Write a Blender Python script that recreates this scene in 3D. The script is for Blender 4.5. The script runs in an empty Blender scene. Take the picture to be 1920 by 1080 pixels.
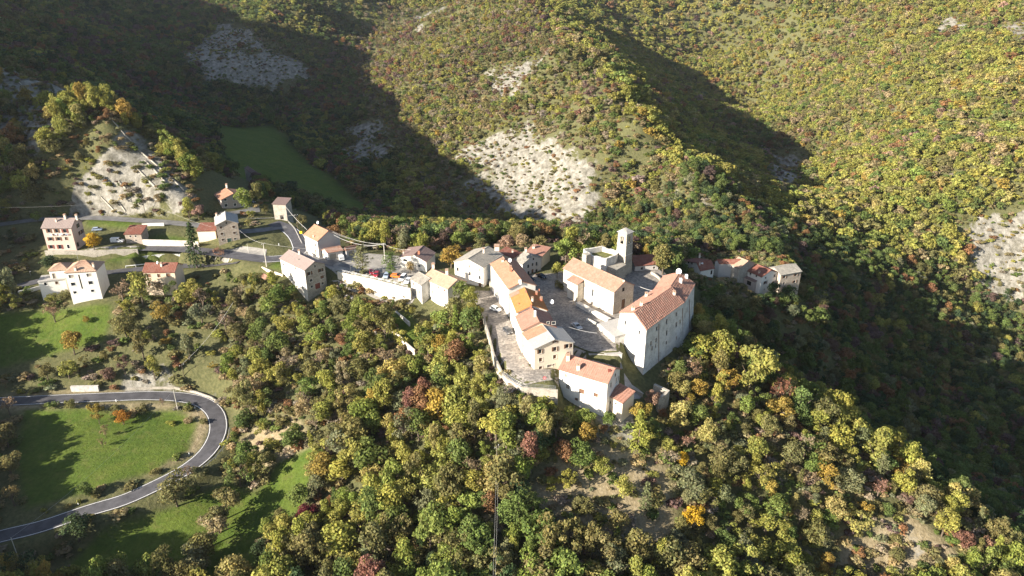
import bpy, bmesh, math, random
import numpy as np
from mathutils import Vector, Matrix
from mathutils.geometry import delaunay_2d_cdt

C = bpy.context.scene
COL = C.collection
rnd = random.Random(7)
nrs = np.random.RandomState(11)

# ---------------------------------------------------------------- camera, sky, sun, exposure
cam_d = bpy.data.cameras.new('camera'); cam = bpy.data.objects.new('camera', cam_d); COL.objects.link(cam)
cam_d.sensor_width = 36.0; cam_d.lens = 36.0*1371.0/1920.0
cam_d.clip_start = 1.0; cam_d.clip_end = 6000.0
cam.location = (0, 0, 105.0); cam.rotation_euler = (math.radians(90-24.5), 0, 0)
C.camera = cam

W = bpy.data.worlds.new('World'); C.world = W; W.use_nodes = True
wn = W.node_tree; wn.nodes.clear()
sky = wn.nodes.new('ShaderNodeTexSky'); sky.sky_type = 'NISHITA'; sky.sun_disc = False
sky.sun_elevation = math.radians(22.5)
# direction towards the sun is (-cos30, -sin30): left of the camera and a little behind it
sky.sun_rotation = math.atan2(-math.cos(math.radians(30.0)), -math.sin(math.radians(30.0)))
sky.altitude = 600; sky.air_density = 1.0; sky.dust_density = 1.2
bg = wn.nodes.new('ShaderNodeBackground'); bg.inputs['Strength'].default_value = 0.062
wo = wn.nodes.new('ShaderNodeOutputWorld')
wn.links.new(sky.outputs[0], bg.inputs[0]); wn.links.new(bg.outputs[0], wo.inputs[0])

sun_d = bpy.data.lights.new('sun', 'SUN'); sun = bpy.data.objects.new('sun', sun_d); COL.objects.link(sun)
sun_d.energy = 5.0; sun_d.angle = math.radians(0.5); sun_d.color = (1.0, 0.92, 0.80)
_d = Vector((math.cos(math.radians(30))*math.cos(math.radians(22.5)), math.sin(math.radians(30))*math.cos(math.radians(22.5)), -math.sin(math.radians(22.5))))
sun.rotation_euler = _d.to_track_quat('-Z', 'Y').to_euler()
sun.location = (-600, -350, 400)

C.view_settings.view_transform = 'Standard'; C.view_settings.look = 'None'
C.view_settings.gamma = 1.0; C.view_settings.use_curve_mapping = False
C.view_settings.exposure = 1.75
C.cycles.max_bounces = 5; C.cycles.diffuse_bounces = 3; C.cycles.transmission_bounces = 2; C.cycles.transparent_max_bounces = 4
# ---------------------------------------------------------------- image pixels to world points
# Camera position and lens recovered from the photograph (drone at +105 m above the village square).
PITCH = math.radians(24.5); FOC = 1371.0; CZ = 105.0
SUN_AZ = math.radians(30.0); SUN_EL = math.radians(22.5)
SUNV = np.array([-math.cos(SUN_AZ)*math.cos(SUN_EL), -math.sin(SUN_AZ)*math.cos(SUN_EL), math.sin(SUN_EL)])

def ray(px, py):
    u = (px-960)/FOC; v = (540-py)/FOC
    return np.array([u, math.cos(PITCH)+v*math.sin(PITCH), -math.sin(PITCH)+v*math.cos(PITCH)])
def at(px, py, z):
    d = ray(px, py); t = (z-CZ)/d[2]
    return np.array([d[0]*t, d[1]*t, z])
def proj(p):
    x, y, z = p[0], p[1], p[2]-CZ
    dep = y*math.cos(PITCH)-z*math.sin(PITCH); up = y*math.sin(PITCH)+z*math.cos(PITCH)
    return 960+FOC*x/dep, 540-FOC*up/dep
def zvert(p, py):
    lo, hi = -200., 104.
    for _ in range(50):
        m = (lo+hi)/2
        if proj((p[0], p[1], m))[1] > py: lo = m
        else: hi = m
    return m
CROP = dict(za=(60,400,9.6),zb=(180,420,9.6),zc=(0,470,9.6),zd=(360,330,9.6),ze=(360,390,9.6),zf=(480,460,9.6),
  zg=(560,410,9.6),zh=(640,440,9.6),zi=(740,460,9.6),zj=(900,450,10.667),zk=(900,530,9.6),zl=(960,600,9.6),zm=(1040,420,9.6),
  zn=(1100,520,8.709),zo=(1100,600,9.6),zp=(1030,660,8),zq=(1240,440,6),z1=(0,300,4),z2=(360,300,4),z3=(700,420,5.047),
  z4=(1000,420,5.047),z5=(900,560,4.8),z6=(0,540,3),z7=(0,720,3),z8=(560,560,3),z9=(560,720,3),p=(0,0,1))
def Z(s, x, y):
    a, b, c = CROP[s]
    return (a+x/c, b+y/c)

# ---------------------------------------------------------------- terrain heights
CTRL_PX = np.array([
 # village platform and its lanes
 (930,545,0),(935,590,-.5),(960,640,-1.2),(1000,705,-2.2),(1030,722,-2.5),(926,640,-1.6),(929,665,-2.2),(946,712,-1.9),(1000,740,-2.8),(903,610,-1.6),
 (1040,535,.3),(1090,600,0),(1120,640,-.5),(1060,560,.2),(1120,500,1.5),(1170,515,1.5),(1220,520,-.5),(1230,500,-1.5),(1150,690,-5),
 (1205,722,-7.5),(1280,650,-7),(1297,600,-9),(1050,755,-9),(1140,768,-8.5),(1180,760,-8),(1240,760,-12),
 (980,520,0),(1010,500,0),(860,515,0),(870,545,0),(900,470,-2),(1000,465,-2),(800,500,0),(830,480,-2),
 (650,500,0),(700,510,0),(760,530,0),(730,480,0),(740,462,-3),(660,545,-5),(740,558,-6.5),(640,530,-3.5),(800,590,-7),
 (550,420,1),(570,455,.3),(520,480,0),(450,480,0),(300,458,-1),(480,440,1),(600,445,-2),(640,470,-1),(520,520,-1.5),(500,530,-4),(575,555,-7),(620,540,-5),
 # left hamlet
 (250,414,2),(150,407,2),(60,413,1),(0,422,0),(360,425,1.5),(120,440,0),(200,450,-.5),(280,440,.5),(340,440,.5),(420,460,0),
 (100,470,-2),(180,470,-2.5),(240,468,-1.5),(300,468,-2.5),(180,488,-5.5),(250,478,-4.2),(330,474,-4),(200,512,-7),(300,494,-6.5),(400,500,-4),
 (20,500,-5),(60,480,-4),(20,560,-9),(60,545,-9),(180,557,-8.5),(110,550,-8.5),(300,550,-8.5),(350,520,-6),(400,520,-5),(450,510,-3),
 (385,415,2),(430,395,2),(470,390,1.5),(520,395,0),(490,405,.5),
 # meadow and hairpin
 (100,600,-14),(60,650,-19),(150,690,-23),(250,640,-18),(250,600,-13),(0,600,-13),(0,690,-23),(350,620,-15),(350,700,-24),
 (20,750,-27),(130,745,-27.5),(250,742,-28),(330,745,-28.5),(380,765,-29),(405,795,-29.7),(400,830,-30.3),(370,870,-31),(300,910,-32),(200,950,-33),
 (100,980,-33.6),(0,1000,-34.2),(200,850,-31),(100,850,-31.5),(330,800,-30),(60,930,-33),(0,850,-32),
 (200,1010,-37),(100,1060,-39),(300,1060,-39),(420,1000,-37),(460,900,-34),(540,880,-31),(560,950,-34),(500,1060,-38),(0,1070,-38),(430,860,-33),
 # wooded slope under the village
 (450,740,-25),(470,640,-17),(540,600,-11),(600,650,-14),(620,575,-8),(560,760,-22),(700,620,-9),(650,720,-17),(700,800,-20),(800,640,-9),(860,650,-7),
 (440,560,-9),(900,760,-12),(850,750,-13),(800,850,-20),(900,850,-17),(700,900,-26),(650,1000,-33),(800,1000,-28),(950,950,-21),(960,1070,-28),
 (1100,820,-13),(1050,850,-15),(1100,900,-19),(1200,820,-14),(1150,1000,-26),(1250,900,-21),(1300,1000,-29),(1300,800,-15),(1320,715,-11),
 (1400,745,-15),(1500,815,-21),(1600,875,-28),(1700,945,-35),(1800,1010,-41),(1900,1080,-47),(1400,880,-23),(1400,1000,-33),(1500,950,-31),(1500,1060,-40),(1650,1060,-44),
 # shaded valley on the right
 (1350,650,-28),(1450,700,-46),(1550,750,-61),(1650,800,-73),(1750,850,-81),(1850,900,-87),(1500,600,-56),(1600,600,-70),(1700,650,-90),(1800,700,-102),(1900,750,-112),
 (1900,600,-104),(1800,550,-92),(1700,520,-78),(1600,510,-62),(1313,519,-16.5),(1380,530,-21),(1440,548,-25),(1500,552,-28),(1300,480,-22),(1400,480,-27),(1500,505,-30),(1420,590,-40),(1330,570,-19),
 # middle spur
 (1440,470,-36),(1300,330,-15),(1200,225,5),(1120,150,20),(1040,80,36),(1240,225,-12),(1165,150,7),(1340,330,-30),(1090,80,26),(1440,430,-50),(1290,280,-22),(1000,0,55),(1000,430,-55),(1100,430,-48),(1250,430,-42),(1000,350,-42),(1100,350,-30),
 (1200,380,-36),(1200,300,-19),(1000,250,-22),(900,250,-30),(1100,250,-10),(1050,200,-5),(900,150,-12),(1000,150,2),(800,250,-42),(850,330,-52),(760,200,-35),(950,100,12),(850,60,15),(750,60,5),(800,130,-8),(900,0,50),(750,0,40),
 (700,250,-60),(700,350,-62),(700,400,-58),(750,300,-60),(850,400,-60),(900,420,-58),(780,440,-40),(690,430,-25),(900,440,-30),(1000,445,-30),
 # left valley
 (600,250,-65),(600,350,-55),(550,400,-40),(640,400,-50),(640,430,-22),(480,350,-32),(480,270,-45),(430,300,-35),(430,345,-8),(500,360,-24),(550,420,-6),
 # left hill
 (350,385,8),(300,350,14),(250,300,22),(250,260,29),(200,215,40),(300,302,21),(350,346,13),(400,392,4),(150,300,22),(100,350,14),(50,390,6),(0,300,22),(0,200,38),(0,110,48),(100,160,43),(100,240,35),
 (300,250,-10),(200,150,0),(100,100,22),(300,200,-25),(400,300,-30),(450,200,-45),(550,200,-58),(0,50,52),(0,0,65),(200,50,25),(200,0,50),(350,100,-5),(300,0,45),
 (430,100,0),(450,45,20),(550,40,25),(450,130,-15),(550,130,-20),(650,130,-28),(650,60,5),(550,0,50),(650,0,45),
 # right mountain
 (1250,150,-52),(1200,60,-8),(1330,125,-62),(1418,212,-92),(1498,310,-96),(1503,400,-88),(1390,280,-80),(1320,200,-66),(1270,90,-35),
 (1430,100,-36),(1500,200,-68),(1560,300,-80),(1550,420,-62),(1650,470,-72),(1800,450,-66),(1900,450,-66),(1700,300,-38),(1900,300,-22),(1700,150,-8),(1900,150,8),(1700,50,28),(1900,50,38),(1500,0,48),(1700,0,54),(1900,0,58),(1300,0,20),(1150,30,12),(1100,0,40),
], float)
CTRL_W = [
 # country out of frame; unseen left ridges have heights set by the shadows they cast
 (-420,150,58),(-420,220,105),(-430,300,132),(-480,400,146),(-560,520,178),(-700,700,235),(-900,950,250),(-320,120,51),(-320,160,54),(-320,190,52),(-320,225,66),(-320,245,78),(-320,262,90),(-322,285,104),(-335,330,100),(-370,390,104),
 (-300,120,-12),(-300,60,-25),(-300,0,-40),(-450,60,10),(-450,-60,-20),(-150,65,-8),(-135,105,-17),(-160,95,-9),(-118,85,-25),(-100,60,-30),(-190,90,-8),(-165,130,-24),(0,60,-52),(120,60,-58),(0,0,-62),(-150,0,-58),(150,0,-68),(0,-120,-80),(-300,-120,-60),(300,-120,-90),  # near-left rise added to put the lower meadow in shade
 (250,100,-75),(350,150,-95),(450,250,-85),(450,400,-40),(600,300,-20),(650,600,20),(800,800,60),(600,50,-60),(-700,200,120),(-700,0,60),
 (-1500,1500,220),(-900,1500,180),(-400,1500,150),(0,1500,150),(400,1500,150),(900,1500,160),(1500,1500,200),(-1500,700,220),(1500,700,150),(0,2200,260),(-1200,2200,280),(1200,2200,280),(1500,0,60),(-1500,0,120),(0,-600,-120),(-800,-600,-60),(800,-600,-120),
]
def _fit():
    P = np.array([at(*c) for c in CTRL_PX]); P = np.vstack([P, np.array(CTRL_W, float)])
    XY = P[:, :2]; z = P[:, 2]; n = len(z)
    d = np.sqrt(((XY[:, None]-XY[None])**2).sum(-1)+36.)
    A = np.zeros((n+1, n+1)); A[:n, :n] = d - np.eye(n)*1.2
    A[:n, n] = 1; A[n, :n] = 1
    w = np.linalg.solve(A, np.append(z, 0))
    return XY, w
_RXY, _RW = _fit()
def rbf(x, y):
    x = np.asarray(x, float); y = np.asarray(y, float)
    sh = x.shape; x = x.ravel(); y = y.ravel(); out = np.empty(len(x))
    for i in range(0, len(x), 20000):
        d = np.sqrt((x[i:i+20000, None]-_RXY[:, 0])**2+(y[i:i+20000, None]-_RXY[:, 1])**2+36.)
        out[i:i+20000] = d@_RW[:-1]+_RW[-1]
    return out.reshape(sh)
# ---------------------------------------------------------------- helpers
def tag(o, label=None, cat=None, group=None, kind=None):
    if label: o['label'] = label
    if cat: o['category'] = cat
    if group: o['group'] = group
    if kind: o['kind'] = kind
    return o
def empty(name, loc, rz=0):
    o = bpy.data.objects.new(name, None); COL.objects.link(o)
    o.empty_display_size = 0.5; o.location = loc; o.rotation_euler = (0, 0, rz)
    return o
def thing(name, label, cat, loc, rz=0, group=None):
    return tag(empty(name, loc, rz), label, cat, group)

class MB:
    """collects faces and links them as one mesh object"""
    def __init__(s, org=(0, 0, 0)):
        s.v = []; s.f = []; s.uv = []; s.mi = []; s.o = np.array(org, float)
    def face(s, pts, uv=None, mi=0):
        n = len(s.v)
        for p in pts: s.v.append(tuple(np.asarray(p, float)-s.o))
        s.f.append(tuple(range(n, n+len(pts)))); s.mi.append(mi)
        if uv is None:
            p0 = np.asarray(pts[0], float); e = np.asarray(pts[1], float)-p0; e = e/(np.linalg.norm(e)+1e-9)
            nn = np.cross(e, np.asarray(pts[-1], float)-p0); g = np.cross(nn, e); g = g/(np.linalg.norm(g)+1e-9)
            uv = [((np.asarray(p, float)-p0)@e, (np.asarray(p, float)-p0)@g) for p in pts]
        s.uv.extend(uv)
    def box(s, c, size, ax=None, mi=0, taper=1.0):
        """c = centre of the bottom; ax = direction of local x"""
        ax = np.array([1., 0, 0]) if ax is None else np.array([ax[0], ax[1], 0.])/math.hypot(ax[0], ax[1])
        ay = np.array([-ax[1], ax[0], 0]); az = np.array([0, 0, 1.]); c = np.asarray(c, float)
        x, y, z = size[0]/2, size[1]/2, size[2]
        b = [c+ax*i*x+ay*j*y for i, j in ((-1,-1),(1,-1),(1,1),(-1,1))]
        t = [c+(ax*i*x+ay*j*y)*taper+az*z for i, j in ((-1,-1),(1,-1),(1,1),(-1,1))]
        for i in range(4):
            j = (i+1) % 4
            s.face([b[i], b[j], t[j], t[i]], mi=mi)
        s.face(t, mi=mi); s.face(b[::-1], mi=mi)
    def tube(s, pts, r, n=6, mi=0, r2=None, cap=True):
        pts = [np.asarray(p, float) for p in pts]; m = len(pts); rings = []
        for i, p in enumerate(pts):
            d = pts[min(i+1, m-1)]-pts[max(i-1, 0)]; d = d/(np.linalg.norm(d)+1e-9)
            a = np.cross(d, [0, 0, 1.]) if abs(d[2]) < .9 else np.cross(d, [1., 0, 0]); a /= np.linalg.norm(a); b = np.cross(d, a)
            rr = r if r2 is None else r+(r2-r)*i/(m-1)
            rings.append([p+(a*math.cos(k*2*math.pi/n)+b*math.sin(k*2*math.pi/n))*rr for k in range(n)])
        for i in range(m-1):
            for k in range(n):
                l = (k+1) % n
                s.face([rings[i][k], rings[i+1][k], rings[i+1][l], rings[i][l]], mi=mi)
        if cap:
            s.face(rings[0], mi=mi); s.face(rings[-1][::-1], mi=mi)
    def mesh(s, name, mats, smooth=False):
        me = bpy.data.meshes.new(name); me.from_pydata(s.v, [], s.f); me.update()
        l = me.uv_layers.new(name='UVMap'); l.data.foreach_set('uv', np.array(s.uv, 'f').ravel())
        for m in (mats if isinstance(mats, (list, tuple)) else [mats]): me.materials.append(m)
        me.polygons.foreach_set('material_index', np.array(s.mi, 'i'))
        if smooth: me.polygons.foreach_set('use_smooth', np.ones(len(s.f), bool))
        return me
    def build(s, name, mats, parent=None, smooth=False, label=None):
        o = bpy.data.objects.new(name, s.mesh(name, mats, smooth)); COL.objects.link(o)
        if parent: o.parent = parent
        else: o.location = tuple(s.o)
        if label: o['label'] = label
        return o

# ---------------------------------------------------------------- materials
def nmat(name):
    m = bpy.data.materials.new(name); m.use_nodes = True
    nt = m.node_tree; b = nt.nodes['Principled BSDF']
    b.inputs['Specular IOR Level'].default_value = 0.25
    return m, nt, b
def N(nt, typ, **kw):
    n = nt.nodes.new(typ)
    for k, v in kw.items():
        if k[0] == '_': setattr(n, k[1:], v)
        else: n.inputs[k.replace('__', ' ')].default_value = v
    return n
def mixc(nt, fac, a, b, mode='MIX'):
    n = nt.nodes.new('ShaderNodeMix'); n.data_type = 'RGBA'; n.blend_type = mode
    for k, v in ((0, fac), (6, a), (7, b)):
        if hasattr(v, 'is_output') or isinstance(v, bpy.types.NodeSocket): nt.links.new(v, n.inputs[k])
        elif k == 0: n.inputs[0].default_value = v
        else: n.inputs[k].default_value = (*v, 1) if len(v) == 3 else v
    return n.outputs[2]
def ramp(nt, fac, stops):
    r = nt.nodes.new('ShaderNodeValToRGB'); nt.links.new(fac, r.inputs[0])
    e = r.color_ramp.elements
    while len(e) < len(stops): e.new(0.5)
    for x, (p, c) in zip(e, stops):
        x.position = p; x.color = (*c, 1) if not isinstance(c, (int, float)) else (c, c, c, 1)
    return r.outputs[0]
def noise(nt, vec, scale, detail=4, rough=.6, dist=0.):
    n = N(nt, 'ShaderNodeTexNoise', Scale=scale, Detail=detail, Roughness=rough, Distortion=dist)
    if vec is not None: nt.links.new(vec, n.inputs['Vector'])
    return n.outputs[0]
def bump(nt, b, h, strength, dist):
    n = N(nt, 'ShaderNodeBump', Strength=strength, Distance=dist); nt.links.new(h, n.inputs['Height']); nt.links.new(n.outputs[0], b.inputs['Normal'])
def coords(nt, which='Object'):
    return nt.nodes.new('ShaderNodeTexCoord').outputs[which]
def scalev(nt, v, sc):
    n = nt.nodes.new('ShaderNodeMapping'); n.inputs['Scale'].default_value = sc; nt.links.new(v, n.inputs[0]); return n.outputs[0]

def m_plain(name, c, rough=.7, spec=.3, metal=0., var=.12, sc=2.):
    m, nt, b = nmat(name); n = noise(nt, coords(nt), sc)
    lo = tuple(x*(1-var) for x in c); hi = tuple(min(1, x*(1+var)) for x in c)
    nt.links.new(ramp(nt, n, [(.3, lo), (.7, hi)]), b.inputs['Base Color'])
    b.inputs['Roughness'].default_value = rough; b.inputs['Specular IOR Level'].default_value = spec; b.inputs['Metallic'].default_value = metal
    return m
def m_plaster(name, c, stain=(.42, .38, .32), amt=.35):
    m, nt, b = nmat(name); uv = coords(nt, 'UV'); ob = coords(nt)
    big = noise(nt, ob, .35, 5, .65); streak = noise(nt, scalev(nt, uv, (1.3, .16, 1)), 1.4, 4, .7); fine = noise(nt, ob, 5., 3)
    f = N(nt, 'ShaderNodeMath', _operation='MULTIPLY'); nt.links.new(big, f.inputs[0]); nt.links.new(streak, f.inputs[1])
    col = mixc(nt, ramp(nt, f.outputs[0], [(.26, 0.), (.46, amt)]), c, stain)
    col = mixc(nt, 1.0, col, ramp(nt, fine, [(.3, .88), (.7, 1.)]), 'MULTIPLY')
    nt.links.new(col, b.inputs['Base Color']); b.inputs['Roughness'].default_value = .9; b.inputs['Specular IOR Level'].default_value = .1
    bump(nt, b, fine, .3, .03)
    return m
def m_stone(name, c1, c2, mortar, sz=.55, patch=None, patch_amt=.0):
    m, nt, b = nmat(name); uv = coords(nt, 'UV'); ob = coords(nt)
    br = N(nt, 'ShaderNodeTexBrick', Scale=1.0); br.inputs['Color1'].default_value = (*c1, 1); br.inputs['Color2'].default_value = (*c2, 1)
    br.inputs['Mortar'].default_value = (*mortar, 1); br.inputs['Mortar Size'].default_value = .035; br.inputs['Brick Width'].default_value = sz
    br.inputs['Row Height'].default_value = sz*.5; br.inputs['Bias'].default_value = .0; br.offset = .5
    wob = N(nt, 'ShaderNodeTexNoise', Scale=1.5, Detail=2.); nt.links.new(uv, wob.inputs['Vector'])
    ad = N(nt, 'ShaderNodeVectorMath', _operation='MULTIPLY_ADD'); nt.links.new(wob.outputs['Color'], ad.inputs[0]); ad.inputs[1].default_value = (.22, .22, 0); nt.links.new(uv, ad.inputs[2])
    nt.links.new(ad.outputs[0], br.inputs['Vector'])
    big = noise(nt, ob, .4, 5, .7); fine = noise(nt, ob, 3., 4, .7)
    col = mixc(nt, 1.0, br.outputs[0], ramp(nt, fine, [(.25, .55), (.75, 1.15)]), 'MULTIPLY')
    if patch is not None: col = mixc(nt, ramp(nt, big, [(.42, 0.), (.56, patch_amt)]), col, patch)
    else: col = mixc(nt, 1.0, col, ramp(nt, big, [(.3, .75), (.7, 1.1)]), 'MULTIPLY')
    nt.links.new(col, b.inputs['Base Color']); b.inputs['Roughness'].default_value = .95; b.inputs['Specular IOR Level'].default_value = .1
    bump(nt, b, fine, .5, .06)
    return m
def m_roof(name, c, c2, lichen=(.3, .28, .22), la=.35, cell=(.5, .45)):
    m, nt, b = nmat(name); uv = coords(nt, 'UV'); ob = coords(nt)
    sn = N(nt, 'ShaderNodeVectorMath', _operation='SNAP'); nt.links.new(uv, sn.inputs[0]); sn.inputs[1].default_value = (cell[0], cell[1], 1)
    wn_ = N(nt, 'ShaderNodeTexWhiteNoise', _noise_dimensions='2D'); nt.links.new(sn.outputs[0], wn_.inputs['Vector'])
    c2 = tuple(.45*a+.55*b_ for a, b_ in zip(c, c2))
    col = mixc(nt, wn_.outputs[0], c, c2)
    big = noise(nt, ob, .6, 6, .7); fine = noise(nt, ob, 4., 4, .7)
    col = mixc(nt, ramp(nt, big, [(.45, 0.), (.68, la)]), col, lichen)
    col = mixc(nt, 1.0, col, ramp(nt, fine, [(.28, .72), (.7, 1.08)]), 'MULTIPLY')
    nt.links.new(col, b.inputs['Base Color']); b.inputs['Roughness'].default_value = .85; b.inputs['Specular IOR Level'].default_value = .2
    bump(nt, b, fine, .4, .04)
    return m
M = {}
M['white'] = m_plaster('white_plaster', (.74, .70, .63), (.42, .37, .30), amt=.45)
M['cream'] = m_plaster('cream_plaster', (.70, .60, .47), amt=.18)
M['pink'] = m_plaster('pink_plaster', (.55, .42, .35), (.45, .34, .28), .3)
M['ochre'] = m_plaster('ochre_plaster', (.62, .50, .36), amt=.3)
M['greyplaster'] = m_plaster('grey_plaster', (.47, .44, .41), (.34, .30, .26), .4)
M['tanplaster'] = m_plaster('tan_plaster', (.40, .34, .30), (.3, .25, .2), .3)
M['stone'] = m_stone('grey_stone', (.40, .37, .32), (.29, .26, .225), (.36, .34, .30))
M['lightstone'] = m_stone('light_stone', (.62, .58, .51), (.46, .42, .365), (.56, .53, .47), .6, (.68, .65, .6), .7)
M['castle'] = m_stone('castle_stone', (.60, .57, .52), (.45, .42, .38), (.55, .52, .48), .7, (.66, .63, .59), .65)
M['rough'] = m_stone('rough_stone', (.47, .43, .36), (.30, .27, .22), (.25, .22, .18), .5, (.52, .47, .39), .35)
M['pale_wall'] = m_stone('pale_wall_stone', (.66, .59, .48), (.50, .44, .35), (.58, .52, .43), .8, (.70, .64, .54), .6)
M['sand'] = m_stone('sand_stone', (.56, .46, .36), (.47, .38, .30), (.50, .42, .33), .8)
M['brownbrick'] = m_stone('brown_stone', (.46, .38, .31), (.37, .30, .24), (.44, .37, .30), .5)
M['r_orange'] = m_roof('orange_tiles', (0.39, 0.20, 0.125), (0.32, 0.16, 0.10), (.46, .33, .23), .35)
M['r_bright'] = m_roof('bright_orange_tiles', (0.429, 0.182, 0.059), (0.37, 0.155, 0.05), (.48, .30, .17), .22)
M['r_pink'] = m_roof('pink_tiles', (0.35, 0.178, 0.128), (0.28, 0.138, 0.10), (.40, .29, .22), .35)
M['r_old'] = m_roof('weathered_tiles', (.46, .29, .20), (.33, .20, .14), (.42, .34, .25), .6, (.35, .4))
M['r_church'] = m_roof('church_tiles', (0.36, 0.195, 0.135), (0.27, 0.14, 0.098), (.38, .30, .23), .5, (.4, .5))
M['r_castle'] = m_roof('castle_tiles', (0.35, 0.18, 0.128), (0.27, 0.135, 0.095), (.34, .26, .2), .4, (.7, .5))
M['r_red'] = m_roof('red_tiles', (0.222, 0.083, 0.056), (0.17, 0.063, 0.043), (.3, .21, .16), .4)
M['r_stone'] = m_roof('stone_slab_roof', (.30, .275, .235), (.15, .135, .115), (.42, .38, .31), .55, (.55, .5))
M['r_brown'] = m_roof('brown_tiles', (.29, .225, .20), (.25, .195, .175), (.32, .26, .22), .3)
M['r_grey'] = m_roof('grey_slab_roof', (.37, .35, .325), (.31, .295, .275), (.45, .42, .37), .4)
M['r_dark'] = m_roof('dark_tiles', (.20, .14, .125), (.16, .115, .10), (.25, .18, .15), .25)
M['pane'] = m_plain('window_glass', (.035, .04, .045), .15, .5, 0, .2)
M['frame'] = m_plain('stone_surround', (.55, .50, .43), .9, .1)
M['whiteframe'] = m_plain('white_surround', (.72, .70, .66), .8, .2)
M['brown'] = m_plain('brown_wood', (.14, .075, .045), .7, .2, 0, .3, 6)
M['greywood'] = m_plain('grey_wood', (.26, .23, .19), .8, .2, 0, .3, 6)
M['greenwood'] = m_plain('green_paint', (.12, .19, .14), .7, .2)
M['redwood'] = m_plain('red_brown_paint', (.19, .06, .045), .7, .2)
M['dark'] = m_plain('dark_opening', (.02, .018, .016), .9, .1)
M['gutter'] = m_plain('copper_gutter', (.22, .13, .09), .5, .4, .3)
M['dish'] = m_plain('dish_white', (.75, .75, .73), .4, .4)
M['metal'] = m_plain('grey_metal', (.35, .35, .36), .45, .5, .7)
M['concrete'] = m_plain('concrete', (.47, .44, .40), .9, .15, 0, .25, 1.)
M['palepost'] = m_plain('pale_concrete_post', (.62, .57, .49), .85, .2)
M['cable'] = m_plain('cable', (.50, .48, .45), .6, .3)
M['black'] = m_plain('black_rubber', (.02, .02, .02), .8, .3)
M['bark'] = m_plain('bark', (.13, .10, .075), .95, .05, 0, .35, 3.); M['twig'] = m_plain('pale_bark', (.34, .29, .25), .95, .05, 0, .3, 3.)
M['chimney'] = m_plaster('chimney_plaster', (.66, .58, .48), amt=.4)
M['brickch'] = m_plaster('brick_chimney', (.45, .18, .11), amt=.3)
# ---------------------------------------------------------------- roads (centre lines with heights)
def spline(pts, step=2.0):
    P = np.array(pts, float); d = np.r_[0, np.cumsum(np.linalg.norm(np.diff(P[:, :2], axis=0), axis=1))]
    n = max(2, int(d[-1]/step)); s = np.linspace(0, d[-1], n); Q = np.empty((n, P.shape[1]))
    T = np.gradient(P, d, axis=0)
    k = np.clip(np.searchsorted(d, s, 'right')-1, 0, len(d)-2)
    h = (d[k+1]-d[k])[:, None]; t = ((s-d[k])/h[:, 0])[:, None]
    Q = (2*t**3-3*t**2+1)*P[k]+(t**3-2*t**2+t)*h*T[k]+(-2*t**3+3*t**2)*P[k+1]+(t**3-t**2)*h*T[k+1]
    return Q
def road_px(pts, step=2.0): return spline([at(*p) for p in pts], step)
ROADS = {
 'hairpin': (road_px([(-60,757,-26.6),(0,753.5,-27),(100,748.7,-27.4),(216,744,-27.9),(290,742,-28.2),(340,745,-28.5),(374,752,-28.9),(400,770,-29.3),(409,794,-29.7),(405,820,-30.1),(385,851,-30.8),(352,878,-31.3),(287,913,-32),(233,937,-32.5),(167,957,-33.1),(67,990,-33.8),(0,1006,-34.3),(-70,1026,-34.8)]), 6.0),
 'upper': (road_px([(-50,428,-.3),(0,421,.3),(60,413,1.2),(150,408.5,2),(250,412.5,2.2),(325,418,2),(400,426,1.6),(450,434,1.3),(500,430,1.1),(535,424,1)]), 5.5),
 'bend': (road_px([(512,418,1.2),(530,424,1.),(550,438,.8),(561,455,.5),(562,470,.3),(545,481,.1),(510,486,0),(470,483,-.2),(430,477,-.5),(380,471,-1),(330,466,-1.6),(265,464.5,-1.8)]), 6.4),
 'parkway': (road_px([(560,474,.2),(590,482,.1),(620,492,0),(660,500,0)]), 6.0),
 'low': (road_px([(-40,562,-9.5),(0,548,-8.8),(60,530,-7.8),(120,520,-7.3),(200,511,-7),(260,505,-6.7),(340,499,-6.2),(400,496,-5),(450,490,-2)]), 5.0),
}
_S = np.vstack([np.c_[r, np.full(len(r), w)] for r, w in ROADS.values()])

# grid axes, fine near the village and wider with distance
def axis(lo, hi, f0, f1, d0):
    a = [f0]; 
    while a[-1] < f1: a.append(a[-1]+d0)
    d = d0
    while a[-1] < hi: d = min(d*1.045, 16); a.append(a[-1]+d)
    b = [f0]; d = d0
    while b[-1] > lo: d = min(d*1.045, 16); b.append(b[-1]-d)
    return np.array(sorted(set(b))+a[1:])
GX = axis(-1500, 1500, -215, 150, 1.5); GY = axis(-500, 2250, 105, 345, 1.5)
_X, _Y = np.meshgrid(GX, GY); GH = rbf(_X, _Y)
# small relief: gullies on the far hills
def vnoise(x, y, s, seed):
    r = np.random.RandomState(seed).rand(256, 256); x = x/s; y = y/s
    i = np.floor(x).astype(int); j = np.floor(y).astype(int); a = x-i; b = y-j; a = a*a*(3-2*a); b = b*b*(3-2*b)
    g = lambda p, q: r[q % 256, p % 256]
    return (g(i, j)*(1-a)+g(i+1, j)*a)*(1-b)+(g(i, j+1)*(1-a)+g(i+1, j+1)*a)*b
def fbm(x, y, s, seed, n=4):
    o = 0; a = .5
    for k in range(n): o = o+a*vnoise(x, y, s/2**k, seed+k); a *= .5
    return o
_far = np.clip((np.hypot(_X, _Y)-340)/200, 0, 1)
GH = GH-_far*np.abs(fbm(_X+.5*_Y, _Y, 75, 31, 2)-.37)*26+_far*3.2
GH = GH+_far*(fbm(_X, _Y, 110, 3)-.47)*18+_far*(fbm(_X, _Y, 30, 8)-.47)*5+(1-_far)*(fbm(_X, _Y, 9, 21, 3)-.44)*.7
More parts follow.
